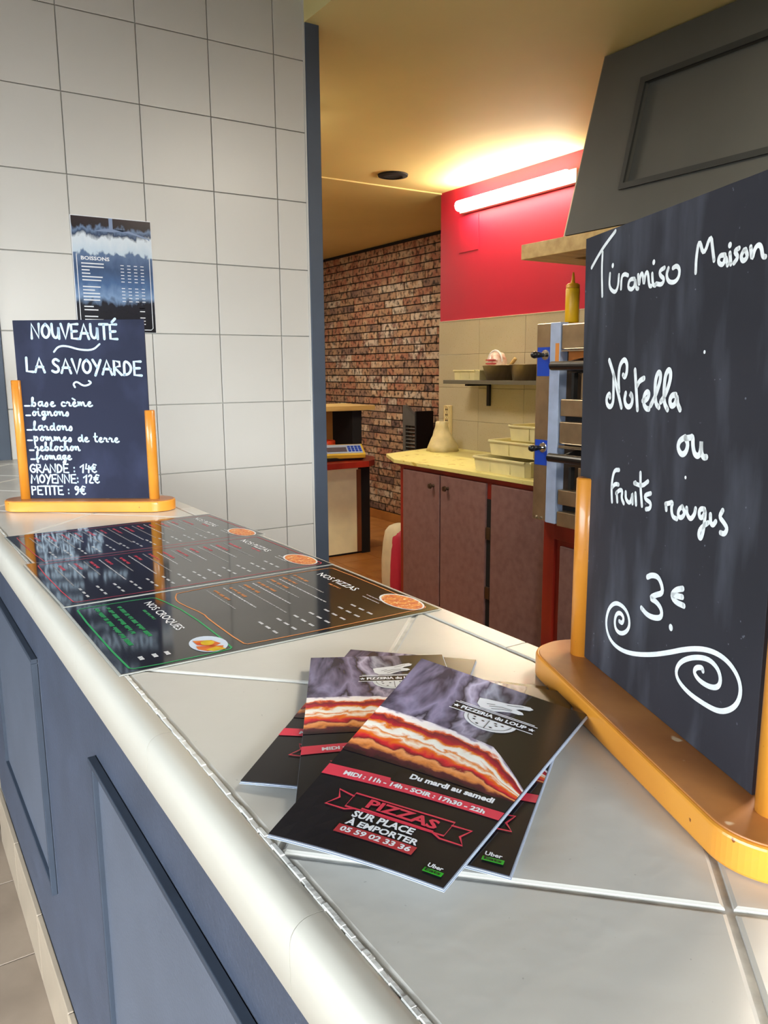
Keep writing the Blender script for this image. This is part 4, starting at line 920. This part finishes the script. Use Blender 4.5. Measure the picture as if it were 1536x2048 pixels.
# ------------------------------------------------------------------ extraction hood
HD = thing('extraction_hood', 'dark anthracite extraction hood with a pale wooden rim over the oven', 'hood', (2.5, 1.5, 1.676))
zb, zt = 1.676, 1.730
for a, b in (((2.10, .70, zb), (2.24, 2.304, zt)), ((2.24, 2.17, zb), (2.915, 2.304, zt)), ((2.79, .70, zb), (2.915, 2.17, zt)), ((2.24, .70, zb), (2.79, .82, zt))): obj('rim_board', bx(a, b, .002), M_lightwood, HD)
def hoodface(y, s):  # s 0 bottom .. 1 top
    return (2.115+.042*s, y, zt+(2.285-zt)*s)
yb0, yt0, yb1, yt1 = 2.082, 1.967, .75, .88
bm = BM(); V = [bm.verts.new(p) for p in ((2.112, yb0, zt), (2.112, yb1, zt), (2.91, yb1, zt), (2.91, yb0, zt), (2.155, yt0, 2.284), (2.155, yt1, 2.284), (2.91, yt1, 2.284), (2.91, yt0, 2.284))]
for f in ((0, 3, 2, 1), (4, 5, 6, 7), (0, 1, 5, 4), (1, 2, 6, 5), (2, 3, 7, 6), (3, 0, 4, 7)): bm.faces.new([V[i] for i in f])
bmesh.ops.recalc_face_normals(bm, faces=bm.faces); obj('canopy', bm, M_hood, HD)
# raised frame around the sunk face panel
Mz = lambda y, z, o: Vector((2.112+(z-zt)*(.043/.554)-o, y, z))
def hpoly(pts, o0, o1, m, nm):
    bm = BM(); a = [bm.verts.new(Mz(y, z, o0)) for y, z in pts]; b = [bm.verts.new(Mz(y, z, o1)) for y, z in pts]; n = len(pts)
    bm.faces.new(b)
    for i in range(n): bm.faces.new((a[i], a[(i+1) % n], b[(i+1) % n], b[i]))
    bmesh.ops.recalc_face_normals(bm, faces=bm.faces); return obj(nm, bm, m, HD)
out = [(yb0, zt+.002), (yt0, 2.28), (yt1, 2.28), (yb1, zt+.002)]; inn = [(1.835, 1.86), (1.785, 2.15), (1.05, 2.15), (1.0, 1.86)]
for i in range(4): hpoly([out[i], out[(i+1) % 4], inn[(i+1) % 4], inn[i]], -.004, .014, M_hood, 'frame_board')
M_hm = mat('hood_moulding_shade', '#2a2b28', .6)  # dark tone paints the shade line round the hood panel
out2 = [(1.853, 1.842), (1.803, 2.168), (1.032, 2.168), (.982, 1.842)]
for i in range(4): hpoly([out2[i], out2[(i+1) % 4], inn[(i+1) % 4], inn[i]], .013, .022, M_hm, 'shade_moulding')
obj('edge_strip', prism([(0, 0), (.012, 0), (.012, .014), (0, .014)], 0, .57, M=Matrix(((1, 0, .077, 2.104), (0, 1, -.207, yb0-.002), (0, 0, .975, zt), (0, 0, 0, 1)))), M_hood_l, HD)
# ------------------------------------------------------------------ cash desk at the back of the kitchen
CK = thing('cash_desk', 'narrow desk with a beige front and red top before the brick wall', 'desk', (2.6, 4.8, 0))
obj('front_panel', bx((2.36, 4.69, .015), (2.795, 4.705, .60), .001), M_beige, CK)
obj('front_rail', bx((2.36, 4.675, .60), (2.80, 4.70, .648), .002), M_beige, CK)
obj('edge_board', bx((2.797, 4.688, .015), (2.83, 4.705, .60)), mat('reddish_edge', '#7e4a2a', .5), CK)
obj('dark_upright', bx((2.83, 4.685, 0), (2.90, 5.15, .63), .002), M_dark, CK)
obj('plinth', bx((2.36, 4.70, 0), (2.83, 5.1, .014)), M_dark, CK)
obj('table_top', prism([(2.34, 4.40), (2.72, 4.40), (2.80, 4.46), (2.90, 4.62), (2.92, 5.15), (2.34, 5.15)], .650, .690, .003), M_redwood, CK)
obj('upper_upright', bx((2.785, 4.72, .69), (2.86, 5.0, 1.005), .002), M_dark, CK)
obj('back_board', bx((2.34, 5.02, .69), (2.86, 5.05, 1.005)), M_orangeboard, CK)
obj('top_board', bx((2.34, 4.66, 1.006), (2.935, 5.1, 1.038), .002), M_lightwood, CK)
obj('arched_board', prism([(2.60, 0), (2.80, 0), (2.80, .30), (2.72, .30), (2.64, .22), (2.60, .10)], 5.0, 5.012, M=Matrix(((1, 0, 0, 0), (0, 0, 1, 0), (0, 1, 0, .69), (0, 0, 0, 1)))), mat('orange_arch', '#c27a34', .5, var=.15), CK)
RG = thing('weighing_scale', 'yellow-framed scale with a grey sloping screen on the desk', 'scale', (2.56, 4.52, .691), 0)
Ms = Matrix.Translation((2.60, 4.53, .752)) @ Matrix.Rotation(R(-16), 4, 'Z') @ Matrix.Rotation(R(30), 4, 'X')
obj('housing', bx((-.15, -.06, -.02), (.14, .06, .012), .004, M=Ms), mat('scale_yellow', '#d8b23c', .4), RG)
obj('face', bx((-.13, -.045, .012), (.125, .05, .0145), M=Ms), M_film, RG)
obj('screen', bx((-.115, -.03, .0145), (.02, .02, .016), M=Ms), M_screen, RG)
bm = BM(); [box(bm, (.03+.024*i, -.03+.022*j, .0145), (.048+.024*i, -.014+.022*j, .0175), M=Ms) for i in range(4) for j in range(3)]
obj('keypad', bm, M_blue, RG)
obj('base', bx((2.45, 4.50, .6915), (2.74, 4.62, .712), .003), M_black, RG)
ST = thing('round_dish', 'small black dish on the desk beside the upright', 'dish', (2.80, 4.60, .8))
ST.location = (2.78, 4.655, .6915)
obj('dish', lathe([(0, 0), (.05, 0), (.062, .014), (.06, .018), (0, .012)], (2.78, 4.655, .6915), 24), M_black, ST)
GB = thing('red_jar', 'orange-red glass jar under the pale board of the desk', 'jar', (2.66, 4.86, .691))
obj('glass', lathe([(0, 0), (.052, 0), (.062, .02), (.064, .10), (.06, .105), (.056, .1), (.05, .01), (0, .008)], (2.655, 4.86, .6915), 24), M_redglass, GB, smooth=True)
TG = thing('tag_holder', 'tan square tag on a stick beside the red jar', 'tag', (2.47, 4.80, .691))
obj('card', bx((-.04, -.003, -.04), (.04, .003, .04), .001, M=Matrix.Translation((2.475, 4.80, .835)) @ Matrix.Rotation(R(14), 4, 'Y')), M_tan, TG)
obj('seal', lathe([(0, 0), (.025, 0), (.022, .004), (0, .005)], (0, 0, 0), 18, M=Matrix.Translation((2.475, 4.797, .832)) @ Matrix.Rotation(math.pi/2, 4, 'X')), mat('ochre_seal', '#a07c34', .5), TG)
obj('stick', rod((2.455, 4.80, .6915), (2.468, 4.80, .80), .008, 10), M_lightwood, TG)
# louvred half door by the brick wall
LD = thing('louvred_half_door', 'dark grey louvred half door with a scooped top against the brick wall', 'door leaf', (3.60, 5.15, .0))
def arch(y0, y1, z0, za, zb_, n=8):
    return [(y1, z0), (y1, za)]+[(y1+(y0-y1)*(k/n), za+(zb_-za)*(1-math.cos(math.pi/2*k/n))) for k in range(1, n)]+[(y0, zb_), (y0, z0)]
Mx = lambda x: Matrix(((0, 0, 1, x), (1, 0, 0, 0), (0, 1, 0, 0), (0, 0, 0, 1)))
obj('top_rail', prism([(5.0, .84), (5.30, .84), (5.30, 1.0), (5.265, .995), (5.2, .955), (5.12, .915), (5.0, .90)], 0, .03, M=Mx(3.60)), M_grey_d, LD)
obj('stile', bx((3.60, 5.262, .06), (3.63, 5.30, .84), .001), M_grey_d, LD); obj('stile', bx((3.60, 5.0, .06), (3.63, 5.035, .84), .001), M_grey_d, LD)
obj('bottom_rail', bx((3.60, 5.035, .06), (3.63, 5.262, .14), .001), M_grey_d, LD)
lv = None
for k in range(23):
    o = obj('louvre', bx((-.014, -.113, -.004), (.014, .113, .004), M=Matrix.Rotation(R(35), 4, 'Y')), M_grey_d, LD, world=False) if lv is None else lv.copy()
    if lv is None: lv = o
    else: COL.objects.link(o); o.parent = LD
    o.matrix_basis = wm(LD).inverted() @ Matrix.Translation((3.614, 5.1485, .155+.0298*k))
LE = thing('folded_door_leaf', 'nearly black door leaf standing right of the louvred half door', 'door leaf', (3.50, 4.93, 0))
obj('leaf', bx((3.44, 4.885, .02), (3.60, 4.905, .97), .002), M_dark, LE)
obj('leaf', bx((3.56, 4.91, .02), (3.60, 4.995, .90), .002), M_dark, LE)
# flour sack leaning at the end of the cabinet
SK = thing('flour_sack', 'tall cream paper flour sack with red side standing behind the cabinet end', 'sack', (2.42, 3.60, 0))
def sackbm(x0, x1, y0, y1, h, sd):
    bm = BM(); r = random.Random(sd); n = 24; rings = []
    for j, z in enumerate((0, .03, .12, .22, .32, .39, .42, .435)):
        s = (.9, 1.0, 1.04, 1.0, .94, .82, .6, .3)[j]; ring = []
        for k in range(n):
            a = 2*math.pi*k/n; ca, sa = math.cos(a), math.sin(a); q = (abs(ca)**4+abs(sa)**4)**-.25
            ring.append(bm.verts.new(((x0+x1)/2+(x1-x0)/2*s*q*ca*(1+r.uniform(-.03, .03)), (y0+y1)/2+(y1-y0)/2*s*q*sa*(1+r.uniform(-.03, .03)), z*h/.435)))
        rings.append(ring)
    for a, b in zip(rings, rings[1:]):
        for k in range(n): bm.faces.new((a[k], a[(k+1) % n], b[(k+1) % n], b[k]))
    bm.faces.new(rings[0][::-1]); bm.faces.new(rings[-1]); return bm
obj('paper', sackbm(2.345, 2.50, 3.50, 3.70, .43, 4), M_sack, SK, smooth=True)
obj('red_panel', sackbm(2.342, 2.47, 3.487, 3.60, .405, 4), M_sackr, SK, smooth=True)
# leaflets in a holder at the far left, beyond the post
LH = thing('leaflet_holder', 'pale leaflets in a holder at the far left end of the counter', 'holder', (.215, 2.16, H))
obj('back', bx((.17, 2.235, H+.001), (.253, 2.238, H+.20)), M_print_g, LH)
for k in range(4): obj('leaflet', bx((.172, 2.215-.012*k, H+.003), (.251-.004*k, 2.217-.012*k, H+.16-.02*k), .0004, M=None), M_sack if k % 2 else M_print_w, LH)
obj('tray', bx((.17, 2.16, H+.0005), (.253, 2.238, H+.003)), M_print_g, LH)
